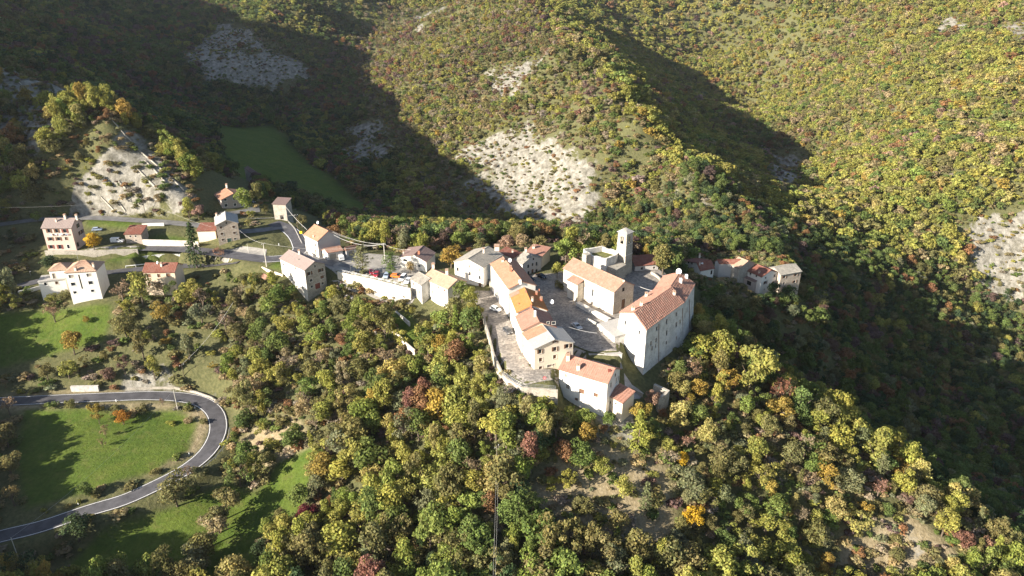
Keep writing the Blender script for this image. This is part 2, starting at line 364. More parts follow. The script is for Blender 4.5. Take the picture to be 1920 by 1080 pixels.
# roads are cut into the slope
_m = (np.abs(_X) < 260) & (_Y > 60) & (_Y < 400); _q = np.argwhere(_m)
_px = _X[_m]; _py = _Y[_m]; _h = GH[_m]
for i in range(0, len(_px), 4000):
    d = np.hypot(_px[i:i+4000, None]-_S[:, 0], _py[i:i+4000, None]-_S[:, 1])
    k = d.argmin(1); dd = d[np.arange(len(k)), k]; w = _S[k, 3]/2+1.0
    f = np.clip((dd-w)/5.0, 0, 1); f = f*f*(3-2*f)
    _h[i:i+4000] = (_S[k, 2]-.12)*(1-f)+_h[i:i+4000]*f
GH[_m] = _h
def hgt(x, y):
    x = np.asarray(x, float); y = np.asarray(y, float)
    i = np.clip(np.searchsorted(GX, x)-1, 0, len(GX)-2); j = np.clip(np.searchsorted(GY, y)-1, 0, len(GY)-2)
    a = (x-GX[i])/(GX[i+1]-GX[i]); b = (y-GY[j])/(GY[j+1]-GY[j])
    return (GH[j, i]*(1-a)+GH[j, i+1]*a)*(1-b)+(GH[j+1, i]*(1-a)+GH[j+1, i+1]*a)*b
def flatten(poly, z, soft=3.0):
    """level a yard: poly of world xy, z number or plane (z0,gx,gy)"""
    P = np.array([p[:2] for p in poly]); c = P.mean(0)
    sel = (_X > P[:,0].min()-soft*2) & (_X < P[:,0].max()+soft*2) & (_Y > P[:,1].min()-soft*2) & (_Y < P[:,1].max()+soft*2)
    x = _X[sel]; y = _Y[sel]; ins = inside(P, x, y); d = edist(P, x, y); f = np.where(ins, 0, np.clip(d/soft, 0, 1)); f = f*f*(3-2*f)
    GH[sel] = GH[sel]*f+z*(1-f)
def inside(P, x, y):
    r = np.zeros(np.shape(x), bool); n = len(P); j = n-1
    for i in range(n):
        c = ((P[i,1] > y) != (P[j,1] > y)) & (x < (P[j,0]-P[i,0])*(y-P[i,1])/(P[j,1]-P[i,1]+1e-12)+P[i,0]); r ^= c; j = i
    return r
def edist(P, x, y):
    d = np.full(np.shape(x), 1e9); n = len(P)
    for i in range(n):
        a = P[i]; b = P[(i+1) % n]; e = b-a; t = np.clip(((x-a[0])*e[0]+(y-a[1])*e[1])/(e@e+1e-9), 0, 1)
        d = np.minimum(d, np.hypot(x-a[0]-t*e[0], y-a[1]-t*e[1]))
    return d
def pxpoly(crop, pts, z): return [at(*Z(crop, *q), z)[:2] for q in pts]
# level yards
flatten(pxpoly('p', [(636,506),(690,516),(768,534),(798,522),(745,480),(690,478),(650,470),(596,484)], 0), 0., 1.2)
flatten(pxpoly('p', [(85,476),(160,474),(262,466),(262,452),(160,448)], -.6), -.6, 2)
flatten(pxpoly('p', [(912,550),(955,545),(965,600),(1000,690),(1045,690),(1043,722),(988,717),(952,697),(933,662),(922,620),(910,585)], -1.), -1.0, 1.5)
flatten(pxpoly('p', [(985,516),(1045,512),(1060,505),(1200,500),(1243,506),(1258,522),(1180,590),(1165,610),(1160,660),(1105,660),(1072,645),(1050,620),(1020,580),(1000,545)], 0.), -.05, 3)

def strip(pts, z, depth):
    F = [at(*p)[:2]-np.array([0, .5]) for p in pts]; flatten(F+[f-np.array([0, depth]) for f in F[::-1]], z, 1.0)
strip([(189,493,-4.3),(230,486,-4.3),(274,480,-4.3),(310,476.5,-4.3),(346,474.5,-4.2)], -6.95, 9)
strip([(84,470,-.5),(110,470,-.5),(143,470,-.5),(200,468.5,-.6),(258,467,-1.0)], -3.7, 3.5)
def ground(px, py, tmax=2500):
    d = ray(px, py); t = 60.; 
    while t < tmax:
        p = d*t; 
        if CZ+p[2] < hgt(p[0], p[1]): break
        t += max(.8, t*.004)
    lo = t-max(.8, t*.004); hi = t
    for _ in range(14):
        m = (lo+hi)/2; p = d*m
        if CZ+p[2] < hgt(p[0], p[1]): hi = m
        else: lo = m
    p = d*hi; return np.array([p[0], p[1], CZ+p[2]])
def gpoly(pts): return np.array([ground(*p)[:2] for p in pts])

# ---------------------------------------------------------------- ground cover outlines
GRASS = [gpoly(p) for p in [
 [(-40,590),(60,582),(205,572),(208,600),(196,640),(110,662),(0,690),(-40,690)],
 [(45,768),(150,764),(240,772),(330,770),(372,790),(352,845),(285,885),(135,932),(50,955),(25,850)],
 [(470,935),(520,870),(590,835),(600,880),(560,960),(500,1000),(455,965)],
 [(100,1079),(190,995),(330,950),(430,905),(500,935),(480,1079)],
 [(408,235),(515,232),(565,290),(705,388),(650,410),(545,362),(470,345),(418,312)],
 [(270,445),(345,445),(375,452),(345,462),(285,458)],[(505,500),(525,488),(528,505)],[(160,412),(260,416),(250,426),(165,425)],[(215,480),(300,466),(310,472),(230,492),(190,500)],
 [(720,585),(770,590),(800,640),(790,660),(740,620)],
]]
SCREE = [(gpoly(p), a) for p, a in [
 ([(345,95),(425,40),(470,60),(480,95),(560,120),(545,150),(450,165),(340,135)], .85),
 ([(640,250),(690,215),(740,240),(730,290),(650,310)], .75),
 ([(880,270),(960,245),(1060,250),(1110,330),(1060,445),(980,430),(900,345),(870,300)], .85),
 ([(910,120),(1010,105),(1010,140),(930,165)], .75),
 ([(150,388),(190,320),(250,265),(300,310),(345,360),(330,402),(200,406)], 1.0),
 ([(-30,115),(60,135),(185,208),(120,235),(60,285),(-30,285)], 1.0),
 ([(1240,340),(1320,350),(1440,460),(1350,430)], .55),
 ([(1440,300),(1500,280),(1505,330),(1445,345)], .7),
 ([(1750,10),(1800,40),(1810,60),(1770,50)], .8),([(1860,45),(1940,35),(1940,105),(1880,90)], 1.),
 ([(1810,435),(1870,430),(1935,412),(1935,485),(1830,482)], 1.3),
 ([(760,40),(800,20),(840,0),(850,0),(790,60)], .6),([(780,330),(860,360),(900,410),(820,400)], .45),
 ([(1600,1020),(1700,985),(1780,1060),(1700,1079)], .42),([(1150,770),(1175,775),(1170,800),(1150,795)], .9),
 ([(870,985),(930,960),(940,1010),(900,1040),(830,1050)], .5),
 ([(238,724),(330,723),(400,743),(408,752),(330,735),(240,733)], .5),
]]
DRY = [gpoly(p) for p in [
 [(1850,0),(1940,0),(1940,45),(1880,40)],
 [(445,830),(480,800),(555,780),(590,835),(520,865),(475,890)],[(170,775),(188,775),(193,850),(210,820)],
 [(990,930),(1060,850),(1140,835),(1250,880),(1265,1055),(1100,1030),(1000,975)],[(1580,1000),(1700,960),(1800,1040),(1800,1079),(1560,1079)],
 [(0,735),(130,730),(240,735),(130,741),(0,748)],[(0,758),(130,757),(330,756),(320,765),(0,770)],[(350,775),(385,765),(392,800),(360,850),(280,890),(350,840)],
 
]]
def cover_value(P, x, y, soft, wob):
    d = edist(P, x, y); ins = inside(P, x, y)
    return np.clip(.5+np.where(ins, d, -d)/soft+wob, 0, 1)
def cover(x, y):
    n1 = fbm(x, y, 14, 40)-.47; n2 = fbm(x, y, 40, 50)-.47; rr = np.hypot(x, y); sf = np.clip(rr/110, 2.0, 10)
    g = np.zeros(np.shape(x)); s = g.copy(); d = g.copy()
    for P in GRASS: 
        k = near(P, x, y, 40); g[k] = np.maximum(g[k], cover_value(P, x[k], y[k], sf[k]*.8, n1[k]*.8))
    for P, a in SCREE:
        k = near(P, x, y, 60); s[k] = np.maximum(s[k], a*cover_value(P, x[k], y[k], sf[k]*5.0, n1[k]*1.6+n2[k]*1.6))
    for P in DRY:
        k = near(P, x, y, 40); d[k] = np.maximum(d[k], cover_value(P, x[k], y[k], sf[k]*1.5, n1[k]*1.3))
    return g, s, d
def near(P, x, y, m):
    return (x > P[:,0].min()-m) & (x < P[:,0].max()+m) & (y > P[:,1].min()-m) & (y < P[:,1].max()+m)

def m_ground():
    m, nt, b = nmat('hill_ground'); ob = coords(nt); at_ = N(nt, 'ShaderNodeAttribute', _attribute_name='cover'); sp = nt.nodes.new('ShaderNodeSeparateColor'); nt.links.new(at_.outputs['Color'], sp.inputs[0])
    n1 = noise(nt, ob, .12, 6, .7); n2 = noise(nt, ob, .9, 5, .7); n3 = noise(nt, ob, .25, 7, .72)
    base = ramp(nt, n2, [(.25, (.05, .054, .024)), (.5, (.095, .094, .042)), (.75, (.15, .135, .065))])
    dry = ramp(nt, n2, [(.25, (.14, .11, .06)), (.5, (.25, .20, .12)), (.78, (.36, .30, .20))])
    gr = mixc(nt, ramp(nt, n1, [(.35, 0.), (.65, 1.)]), (.062, .098, .018), (.095, .125, .024))
    gr = mixc(nt, ramp(nt, n3, [(.52, 0.), (.72, .55)]), gr, (.15, .135, .05))
    gr = mixc(nt, 1.0, gr, ramp(nt, n2, [(.25, .62), (.75, 1.2)]), 'MULTIPLY')
    stv = noise(nt, scalev(nt, ob, (1., .22, 1.)), .35, 7, .75)
    sc = ramp(nt, n3, [(.3, (.10, .092, .066)), (.46, (.20, .185, .15)), (.6, (.29, .27, .23)), (.75, (.38, .355, .31))])
    sc = mixc(nt, 1., sc, ramp(nt, stv, [(.3, .45), (.62, 1.15)]), 'MULTIPLY')
    col = mixc(nt, sp.outputs[2], base, dry)
    col = mixc(nt, sp.outputs[0], col, gr)
    # scree shows in torn patches
    st = noise(nt, scalev(nt, ob, (1., .45, 1.)), .09, 9, .78, .8)
    ad = N(nt, 'ShaderNodeMath', _operation='ADD'); nt.links.new(sp.outputs[1], ad.inputs[0]); nt.links.new(st, ad.inputs[1])
    col = mixc(nt, ramp(nt, ad.outputs[0], [(.90, 0.), (1.30, 1.)]), col, sc)
    nt.links.new(col, b.inputs['Base Color']); b.inputs['Roughness'].default_value = 1.; b.inputs['Specular IOR Level'].default_value = .05
    bump(nt, b, n2, .7, .5)
    return m
def build_terrain():
    ny, nx = GH.shape; v = np.stack([_X, _Y, GH], -1).reshape(-1, 3)
    i = np.arange(nx-1); j = np.arange(ny-1); I, J = np.meshgrid(i, j); a = (J*nx+I).ravel()
    f = np.stack([a, a+1, a+nx+1, a+nx], 1)
    me = bpy.data.meshes.new('terrain'); me.vertices.add(len(v)); me.vertices.foreach_set('co', v.ravel())
    me.loops.add(f.size); me.loops.foreach_set('vertex_index', f.ravel().astype('i'))
    me.polygons.add(len(f)); me.polygons.foreach_set('loop_start', np.arange(0, f.size, 4, dtype='i'))
    me.polygons.foreach_set('use_smooth', np.ones(len(f), bool)); me.update()
    g, s, d = cover(_X.ravel(), _Y.ravel()); ca = me.color_attributes.new('cover', 'FLOAT_COLOR', 'POINT')
    ca.data.foreach_set('color', np.stack([g, s, d, np.ones_like(g)], 1).astype('f').ravel())
    me.materials.append(m_ground())
    o = bpy.data.objects.new('terrain', me); COL.objects.link(o); tag(o, kind='structure')
    return o
terrain = build_terrain()

# ---------------------------------------------------------------- roads and paving
def m_asphalt(name, c):
    m, nt, b = nmat(name); ob = coords(nt); n1 = noise(nt, ob, .35, 5, .65); n2 = noise(nt, ob, 5, 3)
    col = mixc(nt, 1., ramp(nt, n1, [(.3, tuple(x*.68 for x in c)), (.7, tuple(x*1.35 for x in c))]), ramp(nt, n2, [(.2, .8), (.8, 1.1)]), 'MULTIPLY')
    nt.links.new(col, b.inputs['Base Color']); b.inputs['Roughness'].default_value = .85; b.inputs['Specular IOR Level'].default_value = .2
    return m
def m_cobble(name, c1, c2, sz=.6):
    m, nt, b = nmat(name); ob = coords(nt); v = N(nt, 'ShaderNodeTexVoronoi', Scale=1/sz); nt.links.new(ob, v.inputs['Vector'])
    sp = nt.nodes.new('ShaderNodeSeparateColor'); nt.links.new(v.outputs['Color'], sp.inputs[0])
    col = mixc(nt, sp.outputs[0], c1, c2); n1 = noise(nt, ob, .25, 6, .7); n2 = noise(nt, ob, 1.6, 5, .75)
    col = mixc(nt, 1., col, ramp(nt, n1, [(.3, .7), (.65, 1.1)]), 'MULTIPLY'); col = mixc(nt, 1., col, ramp(nt, n2, [(.3, .6), (.6, 1.1)]), 'MULTIPLY')
    nt.links.new(col, b.inputs['Base Color']); b.inputs['Roughness'].default_value = .9; b.inputs['Specular IOR Level'].default_value = .15
    bump(nt, b, v.outputs['Distance'], .4, .05); return m
M['asphalt'] = m_asphalt('asphalt', (.078, .075, .08)); M['asphalt_old'] = m_asphalt('old_asphalt', (.15, .145, .14)); M['paint'] = m_plain('road_paint', (.72, .71, .68), .7, .2, 0, .2, 3)
M['gravel'] = m_asphalt('parking_gravel', (.27, .25, .22)); M['cobble'] = m_cobble('cobbles', (.36, .32, .275), (.20, .18, .16)); M['track'] = m_asphalt('concrete_track', (.34, .31, .28))
def ribbon(name, R, w, mat, off=.05, parent=None, a=0, b=None, side=None):
    R = R[a:b]; T = np.gradient(R[:, :2], axis=0); T /= np.linalg.norm(T, axis=1)[:, None]; Nn = np.c_[-T[:, 1], T[:, 0]]
    mb = MB(); us = [-w/2, -w/4, w/4, w/2] if side is None else [side-w/2, side+w/2]
    row = [[np.array([*(r[:2]+n*u), r[2]+off+(.05*(1-(2*u/6)**2))]) for u in us] for r, n in zip(R, Nn)]
    for i in range(len(R)-1):
        for k in range(len(us)-1): mb.face([row[i][k+1], row[i][k], row[i+1][k], row[i+1][k+1]])
    return mb.build(name, mat, parent)
hp, hw = ROADS['hairpin']
road = tag(ribbon('road', hp, 5.6, M['asphalt']), kind='structure')
for sd in (-2.45, 2.45): ribbon('edge_line', hp, .17, M['paint'], .058, road, side=sd)
up = tag(ribbon('road', ROADS['upper'][0], 5.2, M['asphalt_old'], .05), kind='structure')
bd = tag(ribbon('road', ROADS['bend'][0], 6.4, M['asphalt'], .09), kind='structure')
for sd in (-2.9, 2.9): ribbon('edge_line', ROADS['bend'][0], .22, M['paint'], .098, bd, a=6, b=26, side=sd)
tag(ribbon('road', ROADS['parkway'][0], 6.0, M['asphalt_old'], .07), kind='structure')
tag(ribbon('road', ROADS['low'][0], 4.8, M['asphalt'], .05), kind='structure')
def drape(name, poly, mat, off=.1, res=1.5, kind='structure', z=None):
    P = [Vector((float(p[0]), float(p[1]))) for p in poly]; n = len(P)
    Q = []; 
    for i in range(n):
        a, b = P[i], P[(i+1) % n]; k = max(1, int((b-a).length/res)); Q += [a.lerp(b, t/k) for t in range(k)]
    Pn = np.array([(q.x, q.y) for q in Q]); x0, y0 = Pn.min(0); x1, y1 = Pn.max(0)
    X, Y = np.meshgrid(np.arange(x0, x1, res), np.arange(y0, y1, res)); ok = inside(Pn, X, Y) & (edist(Pn, X, Y) > res*.5)
    pts = Q+[Vector((float(a), float(b))) for a, b in zip(X[ok], Y[ok])]
    r = delaunay_2d_cdt(pts, [(i, (i+1) % len(Q)) for i in range(len(Q))], [], 1, 1e-5)
    vs = [(v.x, v.y, float(hgt(v.x, v.y))+off if z is None else z) for v in r[0]]
    me = bpy.data.meshes.new(name); me.from_pydata(vs, [], [tuple(f) for f in r[2]]); me.update(); me.materials.append(mat)
    bm = bmesh.new(); bm.from_mesh(me); bmesh.ops.recalc_face_normals(bm, faces=bm.faces)
    if bm.faces and sum(f.normal.z for f in bm.faces) < 0: bmesh.ops.reverse_faces(bm, faces=bm.faces)
    bm.to_mesh(me); bm.free()
    o = bpy.data.objects.new(name, me); COL.objects.link(o); tag(o, kind=kind); return o
# ---------------------------------------------------------------- building kit
UP = np.array([0, 0, 1.])
def unit(v): return v/(np.linalg.norm(v)+1e-12)
def wall_panel(mb, b0, b1, t0, t1, holes, n, depth=.22, mi=0):
    """quad wall b0-b1 (bottom) t0-t1 (top), rectangular holes (u0,u1,v0,v1) in metres, n = outward normal"""
    b0, b1, t0, t1 = [np.asarray(q, float) for q in (b0, b1, t0, t1)]
    L = np.linalg.norm((t1-t0)); H = (t0[2]-b0[2]+t1[2]-b1[2])/2
    us = {0., L}; vs = {0., H}
    hs = []
    for a, b, c, d in holes:
        a, b = max(.05, a), min(L-.05, b); c, d = max(.05, c), min(H-.05, d)
        if b-a > .1 and d-c > .1: hs.append((a, b, c, d)); us |= {a, b}; vs |= {c, d}
    us = sorted(us); vs = sorted(vs)
    def P(u, v, off=0.):
        s = u/L; t = v/H
        return (b0*(1-s)+b1*s)*(1-t)+(t0*(1-s)+t1*s)*t-n*off
    flip = np.dot(np.cross(b1-b0, t0-b0), n) < 0
    def F(pts, uv):
        if flip: pts = pts[::-1]; uv = uv[::-1]
        mb.face(pts, uv, mi)
    for i in range(len(us)-1):
        for j in range(len(vs)-1):
            u0, u1, v0, v1 = us[i], us[i+1], vs[j], vs[j+1]; um, vm = (u0+u1)/2, (v0+v1)/2
            if any(a < um < b and c < vm < d for a, b, c, d in hs): continue
            F([P(u0, v0), P(u1, v0), P(u1, v1), P(u0, v1)], [(u0, v0), (u1, v0), (u1, v1), (u0, v1)])
    for a, b, c, d in hs:
        q = [(a, c), (b, c), (b, d), (a, d)]
        for k in range(4):
            (ua, va), (ub, vb) = q[k], q[(k+1) % 4]
            F([P(ub, vb), P(ua, va), P(ua, va, depth), P(ub, vb, depth)], [(ub, vb), (ua, va), (ua, va), (ub, vb)])
    return P
def slope(mb, e0, e1, r1, r0, pitch=.5, amp=.05, th=.16, rows=8, mi=0, seed=0):
    """tiled roof slope; e0-e1 eave, r0-r1 upper edge"""
    e0, e1, r0, r1 = [np.asarray(q, float) for q in (e0, e1, r0, r1)]
    rs = np.random.RandomState(seed); L = np.linalg.norm(e1-e0); S = np.linalg.norm((r0+r1)/2-(e0+e1)/2)
    nrm = unit(np.cross(e1-e0, (r0+r1)/2-(e0+e1)/2)); 
    if nrm[2] < 0: nrm = -nrm
    nc = max(2, int(L/pitch)); rows = max(2, rows)
    P = lambda s, t: (e0*(1-s)+e1*s)*(1-t)+(r0*(1-s)+r1*s)*t
    prof = []
    for c in range(nc): prof += [(c/nc, 0.), ((c+.30)/nc, 1.), ((c+.70)/nc, 1.)]
    prof.append((1., 0.))
    jit = rs.rand(rows+1, nc)*.4+.6
    flip = np.dot(np.cross(P(1, 0)-P(0, 0), P(0, 1)-P(0, 0)), nrm) < 0
    for j in range(rows):
        t0, t1 = j/rows, (j+1)/rows; row0, row1 = [], []
        for i, (s, h) in enumerate(prof):
            k = min(i//3, nc-1); hh = amp*h*jit[j, k]
            row0.append(P(s, t0)+nrm*(hh+amp*.55+.012)); row1.append(P(s, t1)+nrm*(hh+.012))
        for i in range(len(prof)-1):
            pts = [row0[i], row0[i+1], row1[i+1], row1[i]]; uv = [(prof[i][0]*L, t0*S), (prof[i+1][0]*L, t0*S), (prof[i+1][0]*L, t1*S), (prof[i][0]*L, t1*S)]
            if np.linalg.norm(pts[3]-pts[2]) < 1e-4: pts = pts[:3]; uv = uv[:3]
            if flip: pts = pts[::-1]; uv = uv[::-1]
            mb.face(pts, uv, mi)
            if i % 3 == 1 or j == 0:   # front lip of the cover tile
                q = [row0[i]-nrm*(amp*.9), row0[i+1]-nrm*(amp*.9), row0[i+1], row0[i]]
                mb.face(q if not flip else q[::-1], None, mi)
    lo = [q-nrm*th for q in (e0, e1, r1, r0)]; hi = [q+nrm*.012 for q in (e0, e1, r1, r0)]
    mb.face(lo if flip else lo[::-1], None, mi)
    for k in range(4):
        l = (k+1) % 4
        if np.linalg.norm(hi[k]-hi[l]) < .01: continue
        q = [lo[k], lo[l], hi[l], hi[k]]
        mb.face(q if not flip else q[::-1], None, mi)
def hit_plane(px, py, p0, n):
    d = ray(px, py); o = np.array([0, 0, CZ]); t = np.dot(np.asarray(p0)-o, n)/np.dot(d, n); return o+d*t
MESH_CACHE = {}
def opening(parent, org, P, n, u, v, w, h, style, t):
    """a window or door set into its hole; P maps (u,v,offset into the wall) to the wall"""
    door = style[0] in 'dDgG'
    frame = {'p': 'frame', 's': 'frame', 'c': 'frame', 'd': 'frame', 'D': 'frame', 'g': 'frame', 'G': 'frame', 'w': 'whiteframe', 'x': None, 'o': 'whiteframe'}[style[0]]
    a, b, c, d = u-w/2, u+w/2, v-h/2, v+h/2
    fill = {'p': 'pane', 's': 'pane', 'c': 'brown', 'd': 'brown', 'D': 'redwood', 'g': 'greenwood', 'G': 'greywood', 'w': 'pane', 'x': 'dark', 'o': 'greywood'}[style[0]]
    mb = MB(org); f = .11
    def bar(u0, u1, v0, v1, o0, o1):
        q = [[P(x, y, o) for x, y in ((u0, v0), (u1, v0), (u1, v1), (u0, v1))] for o in (o0, o1)]
        mb.face(q[1]); 
        for k in range(4): l = (k+1) % 4; mb.face([q[0][k], q[0][l], q[1][l], q[1][k]])
    par = None
    if frame:
        bar(a-f, a, c-f, d+f, .0, -.05); bar(b, b+f, c-f, d+f, .0, -.05); bar(a, b, d, d+f, .0, -.05)
        if not door: bar(a-f*1.3, b+f*1.3, c-f*1.2, c, .0, -.10)
        par = mb.build('door' if door else 'window', M[frame], parent)
    pm = MB(org)
    q = [P(x, y, .17) for x, y in ((a, c), (b, c), (b, d), (a, d))]
    if np.dot(np.cross(q[1]-q[0], q[3]-q[0]), n) < 0: q = q[::-1]
    pm.face(q)
    if not door and style[0] in 'pws' and w > .6:
        mb = pm; bar(u-.04, u+.04, c, d, .16, .12)
    pm.build({'d': 'leaf', 'D': 'leaf', 'g': 'leaf', 'G': 'leaf', 'c': 'shutter', 'o': 'shutter'}.get(style[0], 'pane') if par else 'opening', M[fill], par or parent)
    if style[0] == 's':
        for s in (-1, 1):
            mb = MB(org); x0 = a-w*.48 if s < 0 else b+.02; bar(x0, x0+w*.46, c, d, -.02, -.09)
            mb.build('shutter', M['brown' if len(style) < 2 else {'g': 'greywood', 'r': 'redwood', 'b': 'brown', 'n': 'greenwood'}[style[1]]], par)
def dish_part(parent, org, p, face, r=.45, name='satellite_dish'):
    mb = MB(org); f = unit(np.asarray(face, float)); a = unit(np.cross(f, UP)); b = np.cross(f, a); p = np.asarray(p, float); n = 14
    mb.tube([p-UP*.5-f*.1, p-f*.1], .04, 5)
    R = [[p+(a*math.cos(k*2*math.pi/n)+b*math.sin(k*2*math.pi/n))*r*q-f*(.16*(1-q*q)) for k in range(n)] for q in (.02, .55, 1.)]
    for i in range(2):
        for k in range(n): l = (k+1) % n; mb.face([R[i][k], R[i][l], R[i+1][l], R[i+1][k]])
    mb.tube([p-b*r*.8, p+f*.4], .02, 4)
    return mb.build(name, M['dish'], parent)
class B: pass
def chimney(parent, org, p, w, h, mat, cap=True, d=None):
    mb = MB(org); d = d or w
    mb.box(p-UP*.6, (w, d, h+.6), mi=0)
    if cap:
        mb.box(p+UP*h, (w*1.25, d*1.25, .12), mi=1)
        for i in (-1, 1):
            for j in (-1, 1): mb.box(p+UP*(h+.12)+np.array([i*w*.4, j*d*.4, 0]), (.12, .12, .22), mi=0)
        mb.box(p+UP*(h+.34), (w*1.2, d*1.2, .1), mi=1)
    return mb.build('chimney', [M[mat], M['r_old']], parent)
HOUSES = {}
def house(key, name, label, cat, S, A, Bq, Cq, ze=None, base=None, quad=False, axis_='AB', kind='gable', rise=2., rp=.5, ov=.35, wall='white', roof='r_pink',
          pitch=.55, amp=.06, wins=(), chim=(), dish=(), pipes=(), bat=0., group=None, width=None, down=1.5, wallmats=None, hiprun=None, zoff=0.):
    a, b, c = Z(S, *A), Z(S, *Bq), Z(S, *Cq)
    if ze is None:
        pb = at(*Z(S, *base[0]), base[1]); ze = zvert(pb, b[1])
    ze += zoff
    PA, PB, PC = at(*a, ze), at(*b, ze), at(*c, ze)
    e = unit(PA-PB); n = np.array([e[1], -e[0], 0.])
    if np.dot(PC-PB, n) < 0: n = -n
    if not quad:
        dep = width or np.dot(PC-PB, n); PC = PB+n*dep; PD = PA+n*dep
    else:
        if width: PC = PB+unit(PC-PB)*width
        PD = PA+PC-PB
    E = [PA, PB, PC, PD]; cen = sum(E)/4
    def inset(i):
        p = E[i]; return p+unit(E[(i+1) % 4]-p)*ov+unit(E[i-1]-p)*ov
    I = [inset(i) for i in range(4)]
    org = np.array([cen[0], cen[1], float(hgt(cen[0], cen[1]))])
    zb = min(float(hgt(p[0], p[1])) for p in I)-down
    root = thing(name, label, cat, tuple(org), 0, group)
    half = np.linalg.norm((PC-PB) if axis_ == 'AB' else (PA-PB))/2
    zt = ze+(rise*ov/half if kind in ('gable',) else 0)-.03
    ridge = None
    lerp = lambda p, q, t: p*(1-t)+q*t
    # roof planes as (eave0, eave1, upper1, upper0)
    if kind in ('gable', 'hip'):
        if axis_ == 'AB':
            r0, r1 = lerp(PA, PD, rp)+UP*rise, lerp(PB, PC, rp)+UP*rise
            if kind == 'hip': hr = hiprun or half; d = unit(r1-r0)*hr; r0h, r1h = r0+d, r1-d
            planes = [(PA, PB, r1, r0), (PC, PD, r0, r1)] if kind == 'gable' else [(PA, PB, r1h, r0h), (PC, PD, r0h, r1h), (PB, PC, r1h, r1h), (PD, PA, r0h, r0h)]
        else:
            r0, r1 = lerp(PA, PB, rp)+UP*rise, lerp(PD, PC, rp)+UP*rise
            if kind == 'hip': hr = hiprun or half; d = unit(r1-r0)*hr; r0h, r1h = r0+d, r1-d
            planes = [(PB, PC, r1, r0), (PD, PA, r0, r1)] if kind == 'gable' else [(PB, PC, r1h, r0h), (PD, PA, r0h, r1h), (PA, PB, r0h, r0h), (PC, PD, r1h, r1h)]
        ridge = (r0, r1) if kind == 'gable' else (r0h, r1h)
    elif kind == 'mono': planes = [(PA, PB, PC+UP*rise, PD+UP*rise)]       # low along AB
    elif kind == 'monoBC': planes = [(PB, PC, PD+UP*rise, PA+UP*rise)]
    elif kind == 'monoDA': planes = [(PD, PA, PB+UP*rise, PC+UP*rise)]
    else: planes = []
    # walls
    W_ = MB(org); mapP = {}
    holes = {0: [], 1: [], 2: [], 3: []}; place = []
    tops = [None]*4
    for i in range(4):
        tops[i] = I[i].copy(); tops[i][2] = zt
    if kind == 'mono': tops[2][2] = tops[3][2] = zt+rise
    if kind == 'monoBC': tops[3][2] = tops[0][2] = zt+rise
    if kind == 'monoDA': tops[1][2] = tops[2][2] = zt+rise
    WN = []
    for i in range(4):
        p, q = I[i], I[(i+1) % 4]; d = unit(q-p); nn = np.array([d[1], -d[0], 0.])
        if np.dot((p+q)/2-cen, nn) < 0: nn = -nn
        WN.append(nn)
    bots = []
    for i in range(4):
        o = (WN[i]+WN[i-1])*bat; bb = I[i]+o; bb[2] = zb; bots.append(bb)
    for (wi, x, y, w, h, st) in wins:
        p = I[wi]; X = hit_plane(*Z(S, x, y), p, WN[wi]); u = np.dot(X-p, unit(I[(wi+1) % 4]-p)); v = X[2]-zb
        Lw = np.linalg.norm(I[(wi+1) % 4]-I[wi]); u = min(max(u, w/2+.12), Lw-w/2-.12)
        top = min(tops[wi][2], tops[(wi+1) % 4][2])-zb
        g = v+h/2 > top-.15
        if not g: holes[wi].append((u-w/2, u+w/2, v-h/2, v+h/2))
        place.append((wi, u, v, w, h, st, g))
    for i in range(4):
        j = (i+1) % 4
        mi = 0
        if wallmats and i in wallmats: mi = 1
        mapP[i] = wall_panel(W_, bots[i], bots[j], tops[i], tops[j], holes[i], WN[i], mi=mi)
        ge = {'AB': (1, 3), 'BC': (0, 2)}[axis_]
        if kind == 'gable' and i in ge:
            k = ridge[0] if i in (0, 3) else ridge[1]
            ap = lerp(tops[i], tops[j], rp if i in (0, 1) else 1-rp); ap = ap.copy(); ap[2] = ze+rise-.06
            L = np.linalg.norm(tops[j]-tops[i]); H = tops[i][2]-zb
            pts = [tops[i], tops[j], ap]; uv = [(0, H), (L, H), (L*rp, H+rise)]
            if np.dot(np.cross(pts[1]-pts[0], pts[2]-pts[0]), WN[i]) < 0: pts = pts[::-1]; uv = uv[::-1]
            W_.face(pts, uv, mi)
    wm = [M[wall]]+([M[wallmats[k]] for k in list(wallmats)[:1]] if wallmats else [])
    W_.build('wall', wm, root)
    for (wi, u, v, w, h, st, g) in place:
        P0 = mapP[wi]
        P = P0 if not g else (lambda u, v, o=0., P0=P0: P0(u, v, o if o < 0 else -.03+o*.1))
        opening(root, org, P, WN[wi], u, v, w, h, st, 0)
    # roof
    ro = None
    if planes:
        mb = MB(org)
        for k, pl in enumerate(planes):
            S_ = np.linalg.norm((pl[2]+pl[3])/2-(pl[0]+pl[1])/2)
            slope(mb, *pl, pitch=pitch, amp=amp, rows=max(3, int(S_/.75)), seed=hash(key) % 1000+k if False else k+len(key)*7)
        if ridge is not None:
            d = unit(ridge[1]-ridge[0]); mb.tube([ridge[0]-d*.02+UP*.03, ridge[1]+d*.02+UP*.03], .17, 6)
        ro = mb.build('roof', M[roof], root)
    def on_roof(k, x, y):
        pl = planes[k]; nn = unit(np.cross(pl[1]-pl[0], (pl[2]+pl[3])/2-pl[0])); return hit_plane(*Z(S, x, y), pl[0], nn)
    for cc in chim:
        k, x, y, w, h, mt = cc[:6]; p = on_roof(k, x, y); chimney(ro or root, org, p, w, h, mt, *(cc[6:]))
    for dd in dish:
        k, x, y, r = dd; p = on_roof(k, x, y)+UP*.8; dish_part(ro or root, org, p, (-.6, -.75, .35), r)
